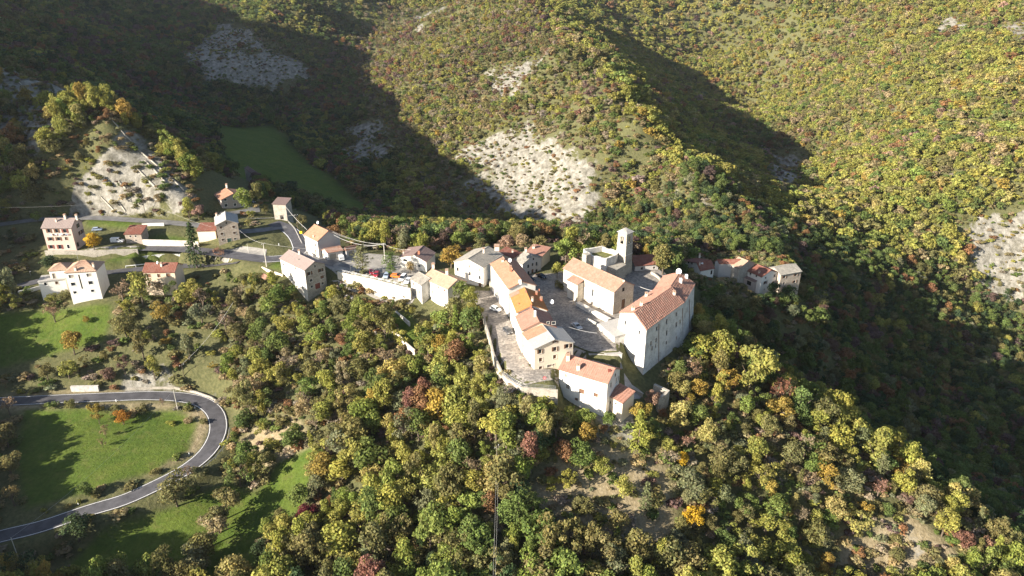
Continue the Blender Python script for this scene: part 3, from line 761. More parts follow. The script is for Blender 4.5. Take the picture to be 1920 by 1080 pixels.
    for (wi, x0, y0, x1, y1) in pipes:
        q = [hit_plane(*Z(S, x, y), I[wi], WN[wi])+WN[wi]*(.12+bat*.0) for x, y in ((x0, y0), (x1, y1))]
        if bat:
            f = [(ze-p[2])/(ze-zb) for p in q]; q = [p+WN[wi]*bat*ff for p, ff in zip(q, f)]
        mb = MB(org); mb.tube(q, .09, 5); mb.build('drainpipe', M['gutter'], root)
    o = B(); o.root = root; o.E = E; o.I = I; o.ze = ze; o.zb = zb; o.org = org; o.planes = planes; o.WN = WN; o.roof = ro; o.mapP = mapP; o.cen = cen; o.on_roof = on_roof
    HOUSES[key] = o
    return o
def wall_line(name, label, pts, th, mat, group=None, cat='wall', cap=None):
    """free standing or retaining wall: pts = (x,y,zbottom,ztop)"""
    P = [np.array(p, float) for p in pts]; org = P[len(P)//2][:3]; mb = MB(org); m = len(P)
    T = [unit((P[min(i+1, m-1)]-P[max(i-1, 0)])*np.array([1, 1, 0, 0])) for i in range(m)]
    Nn = [np.array([-t[1], t[0], 0]) for t in T]; s = 0.
    ring = []
    for p, n in zip(P, Nn):
        b = np.array([p[0], p[1], p[2]]); t = np.array([p[0], p[1], p[3]]); ring.append((b-n*th/2, b+n*th/2, t+n*th/2, t-n*th/2))
    for i in range(m-1):
        L = np.linalg.norm(P[i+1][:2]-P[i][:2]); r, q = ring[i], ring[i+1]
        h0 = P[i][3]-P[i][2]; h1 = P[i+1][3]-P[i+1][2]
        mb.face([q[0], r[0], r[3], q[3]][::-1], [(s+L, 0), (s, 0), (s, h0), (s+L, h1)][::-1]); mb.face([r[1], q[1], q[2], r[2]][::-1], [(s, 0), (s+L, 0), (s+L, h1), (s, h0)][::-1])
        mb.face([r[3], q[3], q[2], r[2]][::-1] if False else [r[3], r[2], q[2], q[3]][::-1], [(s, 0), (s, th), (s+L, th), (s+L, 0)][::-1]); s += L
    mb.face(list(ring[0])); mb.face(list(ring[-1])[::-1])
    o = mb.build(name, mat); bm = bmesh.new(); bm.from_mesh(o.data); bmesh.ops.recalc_face_normals(bm, faces=bm.faces); bm.to_mesh(o.data); bm.free()
    tag(o, label, cat, group, 'thing'); return o
def wall_px(name, label, pts, th, mat, top, group=None, cat='wall', zs=None, bury=1.0, sub=3.0):
    """pts: pixels of the wall's top edge with heights (px,py,ztop); foot follows the terrain unless zs"""
    Q = [at(*p) for p in pts]; R = []
    for a, b in zip(Q[:-1], Q[1:]):
        k = max(1, int(np.linalg.norm(b-a)/sub)); R += [a*(1-t/k)+b*(t/k) for t in range(k)]
    R.append(Q[-1]); out = []
    for r in R:
        zt = r[2]; out.append((r[0], r[1], min(float(hgt(r[0], r[1])), zt-.3)-bury, zt))
    return wall_line(name, label, out, th, mat, group, cat)
# ---------------------------------------------------------------- left hamlet
house('brickA', 'house', 'pink-grey three-storey house with laundry hung along its front above a terrace wall', 'house', 'za', (150,275), (710,270), (935,250), ze=8.6, rise=2.6, wall='pink', roof='r_brown', width=9.0, ov=.4,
  wins=[(0,305,316,1.1,1.5,'s'),(0,445,316,1.1,1.5,'s'),(0,592,316,1.3,1.5,'sr'),(0,335,460,1.2,1.4,'s'),(0,480,458,1.2,1.4,'s'),(0,620,455,1.2,1.4,'c'),(0,348,602,1.2,1.5,'sr'),(0,505,602,1.2,1.7,'sr'),(0,655,598,1.0,1.7,'w'),
        (1,825,220,1.1,1.6,'s'),(1,862,352,1.1,1.6,'s'),(1,905,325,1.1,1.6,'s'),(1,830,560,1.6,1.8,'x')],
  chim=[(0,440,150,.5,1.0,'chimney'),(0,604,100,.7,1.6,'chimney'),(0,810,95,.7,1.4,'chimney')])
house('white', 'house', 'tall white house with a dark stair window strip and brown hipped roof', 'house', 'zc', (1140,405), (1735,370), (1830,270), base=((1815,830),-8), kind='hip', axis_='AB', rise=2.6, wall='white', roof='r_old', width=9.5, hiprun=4.6,
  wins=[(0,1280,465,1.6,1.3,'o'),(0,1600,440,1.6,1.3,'o'),(0,1318,603,1.5,1.3,'w'),(0,1632,577,1.5,1.3,'w'),(0,1350,752,1.1,1.0,'w'),(0,1668,722,1.1,1.0,'w'),(0,1450,560,.5,5.6,'x')],
  chim=[(0,1365,355,.7,1.1,'chimney'),(2,1690,300,.55,1.3,'chimney')])
house('whitewing', 'house', 'low white wing with a hipped brown roof beside the tall white house', 'house', 'zc', (850,370), (1230,345), (1240,290), ze=.6, kind='hip', axis_='AB', rise=1.7, wall='white', roof='r_old', width=7.0,
  wins=[(0,970,455,1.0,2.0,'G')])
house('whiteflat', 'annex', 'white single-storey annex with a flat railed terrace roof at the left of the white house', 'annex', 'zc', (668,565), (1175,510), (1180,420), ze=-2.6, kind='mono', rise=.12, wall='white', roof='r_grey', width=6.0, pitch=1.2, amp=.01, ov=.25,
  wins=[(0,818,600,.9,1.2,'w'),(0,1018,578,.9,1.1,'c')])
house('shed', 'barn', 'small tan brick outbuilding with a red tiled roof beside the parked trailer', 'barn', 'zb', (490,188), (815,183), (825,60), base=((820,375),-1.2), kind='mono', rise=1.5, wall='brownbrick', roof='r_red', width=7.0,
  wins=[(0,618,222,.7,.8,'p'),(0,712,220,.7,.8,'p'),(0,633,293,.6,.7,'p'),(0,720,292,.5,.7,'p')])
house('redcream', 'house', 'cream house under a dark red roof half hidden by bare trees', 'house', 'zb', (820,880), (1420,875), (1550,780), base=((1440,1250),-8), rise=2.2, wall='ochre', roof='r_red', width=8.0,
  wins=[(0,950,930,1.5,1.4,'c'),(0,1130,930,1.1,1.4,'c'),(0,1300,920,1.5,1.4,'c'),(0,1130,1080,1.2,1.5,'c'),(0,960,1080,1.2,1.5,'c')],
  chim=[(0,1180,760,.6,1.1,'chimney')], dish=[(0,1110,730,.55)])
house('stoneL', 'house', 'three-storey tan stone house with a green door and grey gabled roof behind the red-roofed annex', 'house', 'ze', (410,320), (840,270), (860,110), base=((870,605),0), axis_='BC', rise=1.9, wall='sand', roof='r_grey', ov=.4,
  wins=[(0,520,352,1.0,1.0,'c'),(0,750,340,1.0,1.0,'c'),(0,540,465,1.0,1.0,'c'),(0,765,447,1.0,1.0,'c'),(0,555,572,.9,.9,'c'),(0,775,555,.8,.8,'p'),(0,672,585,1.5,1.9,'g'),(0,620,270,.6,.6,'x')],
  chim=[(1,445,150,.6,1.0,'chimney')], wallmats=None)
house('lowred', 'annex', 'low cream annex with a bright red roof against the tan stone house', 'annex', 'ze', (70,418), (425,410), (400,290), ze=3.6, kind='mono', rise=1.4, wall='cream', roof='r_red', width=6.5, zoff=.0)
house('farorange', 'house', 'taupe villa with white trim and a wide orange roof at the head of the hamlet', 'house', 'zd', (510,435), (1000,345), (960,250), ze=7.2, axis_='BC', rise=1.9, wall='tanplaster', roof='r_orange', ov=.5, width=10.5,
  wins=[(0,600,425,1.1,1.0,'w'),(0,755,395,1.1,1.6,'w'),(0,882,375,1.2,1.1,'w'),(0,612,528,1.3,1.3,'w'),(0,775,515,1.1,1.2,'w'),(0,902,505,1.3,1.8,'w')],
  chim=[(0,940,300,.7,.8,'dish'),(1,625,190,.7,1.0,'chimney')])
house('smallstone', 'barn', 'small two-storey grey stone barn with a sloping tiled roof beside the road bend', 'barn', 'zd', (1432,505), (1690,520), (1660,450), base=((1700,780),.3), kind='mono', rise=1.3, wall='rough', roof='r_dark', width=6.0,
  wins=[(0,1620,745,1.6,1.8,'x')])
house('barn', 'barn', 'long low barn with a dull pink roof on the edge of the shaded valley field', 'barn', 'z2', (480,128), (545,132), (450,65), ze=-15.5, axis_='BC', rise=1.6, wall='greyplaster', roof='r_dark', quad=True, down=3)
house('redE', 'house', 'pale house with an orange roof, blank grey gable and balcony stair beside the garages', 'house', 'zg', (80,290), (330,415), (770,300), base=((400,720),0), axis_='AB', rise=3.0, wall='white', roof='r_orange', wallmats={1: 'greyplaster'},
  wins=[(0,115,355,.8,1.3,'o'),(0,178,400,.8,1.3,'o'),(0,238,425,.7,1.1,'o'),(0,300,470,.9,1.4,'x'),(0,185,545,.8,1.6,'o'),(0,310,600,.9,1.8,'c')],
  dish=[(0,345,105,.6)], chim=[(0,265,335,.35,.9,'chimney',False)])
house('garage', 'garage', 'low garage with a terracotta roof and pale gable next to the blank-gabled house', 'garage', 'zg', (400,570), (515,625), (815,570), ze=3.0, axis_='BC', rise=1.3, wall='white', roof='r_church', quad=True, rp=.5, wallmats={1: 'greyplaster'},
  wins=[(1,620,680,2.6,2.2,'G'),(0,455,655,.8,1.0,'c')])
house('garage2', 'garage', 'second low garage with a terracotta roof and grey doors behind the parking trees', 'garage', 'zg', (822,565), (845,585), (1065,530), ze=3.0, axis_='BC', rise=1.2, wall='greyplaster', roof='r_church', quad=True,
  wins=[(1,950,625,2.4,2.0,'G')])
house('C', 'house', 'tall white house with a brown roof and grey stone gable end above the slope', 'house', 'zf', (410,240), (870,460), (1270,335), base=((920,940),-6), axis_='AB', rise=2.2, wall='lightstone', roof='r_brown', wallmats={1: 'rough'},
  wins=[(0,500,345,.7,.9,'p'),(0,622,400,.6,.9,'o'),(0,713,415,.6,.9,'p'),(0,630,520,.7,1.2,'p'),(0,725,512,.7,1.2,'o'),(0,672,545,.5,.8,'o'),(0,570,640,.6,1.3,'o'),(0,645,625,.5,.9,'o'),(0,738,680,.5,.7,'p'),(0,833,735,.6,.8,'p'),
        (1,960,505,1.1,1.3,'s'),(1,1000,500,.9,1.3,'p'),(1,1155,448,.9,1.3,'s'),(1,1197,440,.9,1.3,'p'),(1,1190,570,1.5,1.2,'c'),(1,990,630,1.1,1.0,'p'),(1,1005,742,.9,.9,'p'),(1,1200,682,.9,.9,'p'),(1,1112,730,2.2,2.2,'D'),(1,1060,375,.7,1.0,'p')],
  chim=[(0,780,160,.6,1.4,'chimney'),(0,765,262,.3,.4,'greywood',False)])
house('shedC', 'shed', 'small cream shed with a pink tiled roof under the tall white house', 'shed', 'zf', (65,570), (215,640), (300,580), ze=-3.2, axis_='AB', rise=.9, wall='cream', roof='r_pink', ov=.25, wins=[(0,150,740,.8,1.2,'c')])
house('shedC2', 'shed', 'little lean-to shed with a faded red and tan roof beside the cream shed', 'shed', 'zf', (215,700), (300,730), (430,650), ze=-4.4, kind='monoDA', rise=.6, wall='brownbrick', roof='r_red', ov=.2, quad=True)
house('bung', 'house', 'white bungalow with a split brown roof at the far end of the parking', 'house', 'zi', (75,205), (575,305), (745,130), ze=4.2, axis_='BC', rise=1.9, wall='white', roof='r_dark', quad=True, rp=.56,
  wins=[(0,190,270,1.6,1.1,'w'),(0,440,370,.9,.9,'w')], chim=[(1,160,160,.5,1.0,'chimney'),(1,435,130,.7,.6,'brickch',False)])
house('pairS', 'house', 'narrow white house with a dark stone-slab roof next to the parked white cars', 'house', 'zi', (262,600), (475,725), (600,450), ze=2.6, axis_='AB', rise=1.5, wall='lightstone', roof='r_stone', width=8.0, quad=False,
  wins=[(0,340,695,.6,1.1,'p'),(0,447,840,.5,1.0,'p'),(0,385,890,.6,.9,'o'),(0,340,960,.6,.9,'o')])
house('pairL', 'house', 'tall white house with a weathered pink roof partly behind the dark trees', 'house', 'zi', (488,590), (950,795), (1150,575), ze=3.4, axis_='AB', rise=2.1, wall='white', roof='r_old', width=9.0,
  wins=[(0,540,755,.7,.9,'o'),(0,783,757,.7,1.0,'p'),(0,683,840,.7,1.2,'o'),(0,645,945,.8,1.2,'p'),(0,895,810,.7,1.0,'c'),(0,510,990,.7,.9,'o')],
  chim=[(0,695,385,.9,1.0,'chimney'),(0,940,515,.9,1.4,'chimney')])
house('longwhite', 'house', 'long white house with a speckled stone-slab roof where the lane enters the village', 'house', 'zi', (1050,295), (1595,405), (1890,215), base=((1600,780),0), axis_='BC', rise=2.1, wall='white', roof='r_stone', quad=True, width=14,
  wins=[(0,1135,430,.8,1.4,'p'),(0,1352,510,.8,1.3,'p'),(0,1530,580,.8,1.3,'p'),(0,1245,355,.6,.8,'o'),(0,1350,305,.5,.6,'o'),(0,1350,380,.7,1.2,'o'),(0,1525,440,.7,1.3,'o'),(0,1535,725,1.2,2.2,'d')],
  chim=[(1,1600,110,.6,1.0,'chimney'),(1,1840,60,1.6,1.0,'chimney')])
house('link', 'house', 'narrow cream house squeezed between the long white house and the orange-roofed row', 'house', 'zj', (65,570), (150,545), (420,300), ze=6.4, kind='mono', rise=1.0, wall='cream', roof='r_stone', width=9, wins=[])
house('gray', 'house', 'grey two-storey house with arched windows and a pale slab roof on the square', 'house', 'zj', (668,410), (850,492), (1290,375), base=((860,740),0), axis_='AB', rise=2.2, wall='greyplaster', roof='r_stone',
  wins=[(1,965,525,.9,1.4,'p'),(1,1050,492,.8,1.2,'p'),(1,1130,478,.9,1.5,'p'),(1,970,660,1.0,1.5,'p'),(1,1128,620,1.0,1.4,'p'),(1,1050,640,1.1,2.3,'d'),(1,1068,380,.6,.8,'x')], chim=[(0,915,215,.8,.8,'chimney')])
house('grayred', 'house', 'house with a salmon hipped roof behind the grey house on the square', 'house', 'zj', (880,260), (1245,330), (1260,165), ze=4.8, axis_='AB', rise=.9, wall='cream', roof='r_pink', kind='mono', width=8, chim=[(0,1070,165,.9,.9,'chimney')])
house('grayred2', 'house', 'low red-roofed house between the stone-slab roofs and the salmon roof', 'house', 'zj', (665,365), (850,250), (820,190), ze=4.6, axis_='AB', rise=1.0, kind='mono', wall='cream', roof='r_red', width=7, chim=[(0,650,260,.6,1.0,'chimney')])
# ---------------------------------------------------------------- the row with orange roofs
house('R1', 'row_house', 'long white row house with a light orange roof at the lane end of the row', 'house', 'zj', (190,475), (560,985), (850,840), ze=9.0, axis_='AB', rise=2.0, wall='white', roof='r_orange', width=9.6, group=None,
  wins=[(0,300,760,.7,1.1,'o'),(0,420,950,.7,1.1,'o')], chim=[(0,455,430,.8,.7,'chimney'),(1,610,590,.7,1.0,'brickch'),(0,800,845,.9,.7,'dish',False)], dish=[(1,595,450,.7)])
house('R2', 'row_house', 'row house with the brightest orange roof and many flues in the middle of the row', 'house', 'zk', (520,215), (650,545), (1080,380), ze=7.7, axis_='AB', rise=2.2, wall='white', roof='r_bright', width=9.8,
  wins=[(0,560,470,.7,1.1,'o'),(0,600,700,.7,1.1,'p')], chim=[(0,690,392,.35,.5,'brickch',False),(0,940,320,.6,.8,'chimney'),(0,915,425,.5,.5,'brickch',False),(0,825,185,.5,.7,'brickch',False),(1,1100,330,.7,1.0,'brickch'),(1,1015,225,.6,1.0,'brickch'),(1,1065,160,.3,.9,'brickch',False)], dish=[(1,1290,385,.75)])
house('R3', 'row_house', 'row house with a salmon roof, tall pale flue and satellite dishes on its gable', 'house', 'zk', (625,600), (740,865), (1575,740), ze=6.7, axis_='AB', rise=2.3, wall='cream', roof='r_pink', width=10.6,
  wins=[(0,665,745,.6,1.1,'p'),(0,720,880,.6,1.0,'p'),(1,1225,720,.7,.7,'p'),(1,1375,720,1.0,.9,'p')], chim=[(0,990,610,.6,1.9,'dish',False)])
house('R4', 'row_house', 'cream end house with brown shutters and a half grey, half orange roof', 'house', 'zl', (175,240), (390,530), (1125,395), base=((390,970),-2.0), axis_='AB', rise=2.0, wall='cream', roof='r_grey',
  wins=[(1,775,385,.8,.9,'s'),(1,508,565,.9,1.3,'s'),(1,775,520,1.0,1.3,'s'),(1,995,468,1.0,1.3,'s'),(1,1060,460,1.0,1.3,'c'),(1,515,715,1.0,1.2,'c'),(1,768,662,1.0,1.2,'c'),(1,1012,600,1.0,1.0,'c'),(1,515,858,1.0,.9,'c'),(1,745,805,.8,.6,'G'),(1,680,825,1.6,.8,'G'),
        (0,205,460,.6,1.2,'p'),(0,350,560,.5,1.0,'o'),(0,345,690,.5,1.0,'o'),(0,335,830,1.0,2.0,'o')])
# ---------------------------------------------------------------- church
ch = house('church', 'church', 'stone church with a salmon tiled roof and brown west door beside the square', 'church', 'z4', (275,420), (765,650), (945,570), base=((760,850),.6), axis_='AB', rise=2.7, wall='pale_wall', roof='r_church', wallmats={1: 'sand'}, ov=.3,
  wins=[(0,563,650,.8,2.6,'w'),(1,852,620,1.0,1.3,'x'),(1,850,755,1.7,3.4,'d'),(1,922,725,.7,1.0,'G')], chim=[(0,855,545,.5,.5,'chimney',False)])
house('tower_house', 'house', 'low house with a mottled dark red roof behind the bell tower', 'house', 'zm', (1440,760), (1890,725), (1800,560), ze=2.2, axis_='AB', rise=2.0, wall='greyplaster', roof='r_red', width=10, wins=[(0,1570,800,1.0,1.0,'p'),(0,1790,785,.9,.9,'p')])
# ---------------------------------------------------------------- castle block
cs = house('castle', 'fortress_house', 'huge pale stone fortress house with a long ribbed salmon roof and many small windows', 'castle', 'zn', (530,575), (978,865), (1600,410), ze=7.8, axis_='BC', rise=2.9, rp=.53, wall='castle', roof='r_castle', quad=True, pitch=.92, amp=.16, bat=.9, down=2.5, ov=.3,
  wins=[(0,640,745,.7,1.4,'p'),(0,862,895,.7,1.3,'p'),(0,600,960,.8,1.8,'o'),
        (1,1300,720,.9,1.7,'p'),(1,1440,770,.9,1.7,'p'),(1,1500,720,.7,1.4,'p'),(1,1455,600,.9,1.4,'p'),(1,1140,835,.9,1.4,'p'),(1,1290,900,.9,1.7,'p'),(1,1425,985,.7,1.2,'p'),(1,1125,1020,.9,1.5,'p'),(1,1045,1070,.9,1.6,'p'),(1,1275,1060,.8,1.2,'p'),(1,1060,1150,.8,1.5,'p'),(1,1115,1110,.6,1.4,'p')],
  pipes=[(1,1172,760,1130,1440),(1,1555,500,1530,900)],
  chim=[(1,755,545,.8,1.2,'chimney'),(1,890,470,.7,1.3,'chimney'),(1,970,320,.7,1.2,'chimney'),(0,1425,290,.7,1.1,'chimney'),(1,1260,115,.5,.5,'chimney',False)])
house('castle2', 'fortress_wing', 'rear wing of the fortress house angled towards the valley with two white flues', 'castle', 'zn', (1055,262), (1600,410), (1778,105), ze=7.7, axis_='BC', rise=2.8, wall='castle', roof='r_castle', quad=True, pitch=.92, amp=.16, bat=.9, down=3, ov=.3,
  wins=[(1,1630,520,.7,1.6,'p'),(1,1590,610,.6,1.6,'p'),(1,1700,420,.7,1.6,'p')], pipes=[(1,1665,360,1640,820)],
  chim=[(0,1530,90,.8,1.6,'dish',False),(0,1625,20,.8,1.4,'dish',False)], dish=[(1,1500,-60,.95)])
house('front', 'house', 'large white house with a clean salmon roof at the front tip of the village', 'house', 'zp', (125,262), (882,485), (1110,262), base=((830,870),-7), axis_='AB', rise=2.5, wall='white', roof='r_pink', pitch=.6, amp=.07, down=3,
  wins=[(0,250,355,.9,1.1,'o'),(0,485,590,1.5,1.5,'cc'),(0,698,645,1.2,1.2,'cc'),(0,275,520,1.1,1.5,'o'),(0,405,710,.9,.9,'c'),(1,1060,370,.8,1.5,'p'),(1,1005,420,.8,1.5,'p'),(1,925,490,.8,1.4,'p'),(1,1048,525,1.0,2.0,'p'),(1,990,345,.6,.9,'p')],
  chim=[(0,432,262,.85,1.5,'chimney'),(0,278,120,.9,1.6,'chimney'),(0,900,285,.8,.4,'redwood',False)])
house('leanto', 'lean_to', 'lean-to with a striped red roof against the right end of the front white house', 'lean-to', 'zp', (862,648), (1100,778), (1200,690), ze=-4.4, axis_='AB', kind='mono', rise=1.7, wall='cream', roof='r_castle', pitch=.9, amp=.18, down=3, ov=.25, width=5.2,
  wins=[(0,910,755,.8,.9,'p'),(0,1000,775,.6,.6,'p')])
house('lowgrey', 'annex', 'low stone annex with a flat grey slab roof and skylight beside the fortress', 'annex', 'z5', (1068,222), (1212,345), (1255,300), ze=2.2, kind='mono', rise=.5, axis_='AB', wall='lightstone', roof='r_grey', quad=False, width=7.0, pitch=1.2, amp=.015, ov=.15)
house('stepA', 'annex', 'little pale stone annex at the foot of the fortress wall', 'annex', 'z5', (1025,425), (1130,500), (1285,500), ze=-.4, kind='mono', rise=.2, wall='lightstone', roof='r_grey', quad=True, pitch=1.2, amp=.015, ov=.12, down=2.5)
# ---------------------------------------------------------------- hamlet in the shade on the right
house('rw', 'house', 'white house with a red roof and skylight at the near end of the shaded hamlet', 'house', 'zq', (235,290), (440,412), (605,380), ze=-14.0, axis_='BC', rise=2.6, rp=.75, wall='white', roof='r_red', down=2,
  wins=[(0,305,310,.9,.9,'p'),(0,345,322,.9,.9,'p'),(0,300,380,1.0,1.6,'p'),(0,335,410,.8,.8,'p'),(1,565,425,1.0,1.9,'x')], chim=[(0,430,340,.5,.9,'chimney'),(0,455,318,1.0,.12,'dish',False)])
house('rwb', 'house', 'red-roofed house standing directly behind the white house with the skylight', 'house', 'zq', (590,300), (650,330), (740,330), ze=-13.4, axis_='BC', rise=1.5, wall='greyplaster', roof='r_red', quad=True, width=10, chim=[(1,430,245,.6,1.0,'chimney')])
house('rs2', 'house', 'stone house with a patched red and grey roof in the middle of the shaded hamlet', 'house', 'zq', (765,330), (880,378), (1168,325), ze=-13.8, axis_='AB', rise=2.1, wall='rough', roof='r_old', width=10, wins=[(0,830,370,.8,.9,'p')])
house('rw3', 'house', 'pale house with shuttered windows, red roof and a brown porch in the shaded hamlet', 'house', 'zq', (960,405), (1130,480), (1345,430), ze=-16.4, axis_='AB', rise=2.0, wall='white', roof='r_red', down=3,
  wins=[(1,1275,462,1.1,1.3,'p'),(1,1170,538,1.1,1.3,'s'),(1,1262,538,1.1,1.3,'s'),(1,1175,485,.8,.8,'p'),(0,1003,437,.9,1.1,'p'),(0,1070,462,.8,1.0,'p'),(1,1160,615,.5,.6,'p')], chim=[(0,1100,430,.6,.5,'chimney')])
house('porch', 'porch', 'brown tiled porch on pale posts in front of the shuttered pale house', 'porch', 'zq', (910,475), (1055,535), (1110,500), ze=-19.2, axis_='AB', kind='mono', rise=.9, wall='tanplaster', roof='r_dark', width=3.5, ov=.2, wins=[(0,985,545,2.2,1.9,'x')])
house('rs4', 'house', 'tan stone house with a dark slab roof at the far end of the shaded hamlet', 'house', 'zq', (1345,460), (1590,415), (1500,330), ze=-16.8, axis_='AB', rise=1.9, wall='sand', roof='r_stone', width=9, down=3.5,
  wins=[(0,1385,475,1.2,1.1,'s'),(0,1515,452,1.2,1.1,'s'),(0,1380,545,1.1,1.2,'p'),(0,1500,527,1.2,1.2,'s')])
# ---------------------------------------------------------------- paving
SQUARE = [at(*p)[:2] for p in [(985,516,0),(1045,512,0),(1060,505,0),(1200,500,0),(1243,506,0),(1258,522,0),(1180,590,0),(1165,610,0),(1160,665,-.6),(1105,662,-.6),(1072,645,0),(1050,620,0),(1020,580,0),(1000,545,0)]]
LANE = [ground(*p)[:2] for p in [(878,549),(928,546),(950,590),(975,640),(1005,690),(1046,672),(1048,728),(985,724),(944,701),(926,662),(914,620),(902,585)]]
drape('square_paving', SQUARE, M['cobble'], .10)
drape('lane_paving', LANE, M['cobble'], .12)
drape('parking_yard', [at(*p, 0)[:2] for p in [(634,511),(690,528),(768,548),(800,527),(775,492),(745,479),(690,476),(650,472),(605,480),(592,490)]], M['gravel'], .1)
drape('paving', [ground(*p)[:2] for p in [(1046,674),(1078,652),(1105,663),(1160,667),(1168,692),(1150,690),(1100,676)]], M['track'], .12)
drape('path', [ground(*p)[:2] for p in [(1170,700),(1185,722),(1207,738),(1200,748),(1182,750),(1172,730)]], M['track'], .12)
drape('path', [ground(*p)[:2] for p in [(622,527),(634,526),(678,545),(668,551)]], M['track'], .12)
drape('path', [ground(*p)[:2] for p in [(640,558),(662,547),(668,551),(655,566)]], M['track'], .14)
drape('yard', [ground(*p)[:2] for p in [(385,472),(455,462),(500,468),(498,480),(440,486),(385,484)]], M['gravel'], .12)
drape('yard', [ground(*p)[:2] for p in [(148,472),(205,462),(262,462),(262,468),(200,470),(150,475)]], M['gravel'], .1)
drape('yard', [ground(*p)[:2] for p in [(462,372),(485,385),(488,398),(440,402),(400,404),(398,396),(462,392)]], M['asphalt_old'], .12)
drape('yard', [ground(*p)[:2] for p in [(1366,516),(1385,514),(1398,528),(1396,540),(1375,532)]], M['track'], .12)

# ---------------------------------------------------------------- retaining walls
wall_px('retaining_wall', 'long pale stone retaining wall holding up the village parking', [(633,509,.5),(650,513,.5),(680,519,.5),(715,527,.5),(750,536,.5),(770,541,.5)], .6, M['pale_wall'], 0, bury=4)
wall_px('retaining_wall', 'pale parapet wall curving round the lane and front terrace', [(904,583,.6),(911,608,.4),(918,632,.2),(926,664,-.3),(944,703,-.8),(962,716,-1.),(978,725,-1.1),(1010,728,-1.2),(1046,731,-1.2)], .5, M['rough'], 0, bury=4)
wall_px('retaining_wall', 'rough stone terrace wall under the pink three-storey house', [(84,470,-.5),(110,470,-.5),(143,470,-.5),(200,468.5,-.6),(258,467,-1.0)], .6, M['rough'], 0)
wall_px('retaining_wall', 'pale stone wall holding the small lawn right of the brick outbuilding', [(267,449,.9),(310,450,.9),(350,451.5,.8),(372,453,.8)], .5, M['pale_wall'], 0)
wall_px('retaining_wall', 'low pale stone wall along the outside of the hairpin', [(238,727,-27.2),(280,725.5,-27.4),(327,725,-27.5),(367,733.5,-27.9),(395,743.5,-28.3),(412,754,-28.6)], .35, M['rough'], 0)
wall_px('garden_wall', 'longest pale garden wall running down beside the vegetable terraces', [(714,598,-7),(735,616,-7.6),(752,632,-8),(767,647,-8.4),(778,656,-8.8)], .4, M['pale_wall'], 0)
wall_px('garden_wall', 'short garden wall nearest the tall white house', [(742,583,-6.2),(756,594,-6.5),(768,604,-6.8)], .4, M['lightstone'], 0)
wall_px('garden_wall', 'crumbling garden wall among bushes left of the terraces', [(702,617,-8.2),(710,630,-8.8),(717,641,-9.4)], .4, M['rough'], 0)
wall_px('garden_wall', 'cream garden wall behind the small sheds', [(491,500,-.6),(505,506,-.8),(520,511,-1),(530,515,-1.2)], .4, M['cream'], 0)
wall_px('wall', 'ruined bastion wall in front of the fortress corner', [(1227,720,-6.2),(1240,726,-6.4),(1253,732,-6.6),(1246,739,-6.8),(1234,746,-7.2)], .9, M['rough'], 0, bury=3)
wall_px('wall', 'low wall along the path between front house and fortress', [(1169,720,-6.6),(1187,728,-6.9),(1205,737,-7.4)], .4, M['rough'], 0)
wall_px('wall', 'curved low parapet at the far edge of the square', [(1221,509,1.0),(1230,514,1.0),(1237,520,1.0),(1242,528,1.)], .4, M['rough'], 0)
wall_px('wall', 'low wall under the church side with a raised walkway', [(1083,566,1.2),(1110,581,1.2),(1143,598,1.1)], 1.6, M['lightstone'], 0)
wall_px('wall', 'pale wall and steps beside the low grey-roofed annex', [(1100,596,.9),(1116,604,.8),(1128,612,.7)], .5, M['lightstone'], 0)
wall_px('wall', 'arched stone garden wall at the lane entrance', [(893,517,3.0),(905,521,2.6),(917,523,2.2),(921,535,1.6)], .5, M['rough'], 0)
wall_px('wall', 'white boundary wall with posts left of the white house', [(33,546,-7.4),(55,541,-7.3),(74,536,-7.1)], .3, M['white'], 0)
wall_px('wall', 'whitewashed parapet on the upper road above the brick outbuilding', [(266,419.5,3.2),(285,418.5,3.3),(307,418,3.3)], .4, M['white'], 0)
# white panelled wall along the lower road
tw = thing('panel_wall', 'long white panelled wall along the lower road behind the cream house', 'wall', tuple(at(270, 480, -6.8)))
PW = spline([at(188,493,-4.3), at(230,486,-4.3), at(274,480,-4.3), at(310,476.5,-4.3), at(346,474.5,-4.2)], 2.1)
_g = [M['whiteframe'], M['dish'], m_plain('pale_panel', (.5, .5, .5), .6, .3, 0, .1), M['dish'], m_plain('grey_panel', (.38, .39, .40), .6, .3, 0, .1)]
for i in range(len(PW)-1):
    a, b = PW[i], PW[i+1]; d = unit(b-a); mb = MB(tuple(tw.location)); c = (a+b)/2; c = c.copy(); c[2] = -7.2; L = np.linalg.norm(b-a)
    mb.box(c, (L-.08, .22, 2.9), d); mb.box(c+np.array([d[1], -d[0], 0])*.02+UP*2.9, (L-.04, .34, .12), d)
    n_ = np.array([d[1], -d[0], 0.]); 
    mb.build('panel', _g[(i*7+i//3) % 5 if i < len(PW)*.6 else (1, 3, 0)[i % 3]], tw)
# concrete block wall by the road
tb = thing('block_wall', 'grey concrete block wall standing beside the upper hairpin arm', 'wall', tuple(at(158, 734, -27.4)))
a, b = at(132, 724, -25.6), at(184, 723, -25.6); d = unit(b-a)
for i in range(6):
    for j in range(2):
        c = a+(b-a)*((i+.5)/6); c = c.copy(); c[2] = -27.7+j*1.05; mb = MB(tuple(tb.location)); mb.box(c+np.array([d[1], -d[0], 0])*rnd.uniform(-.04, .04), (np.linalg.norm(b-a)/6-.05, .8, 1.02), d); mb.build('block', M['concrete'], tb)
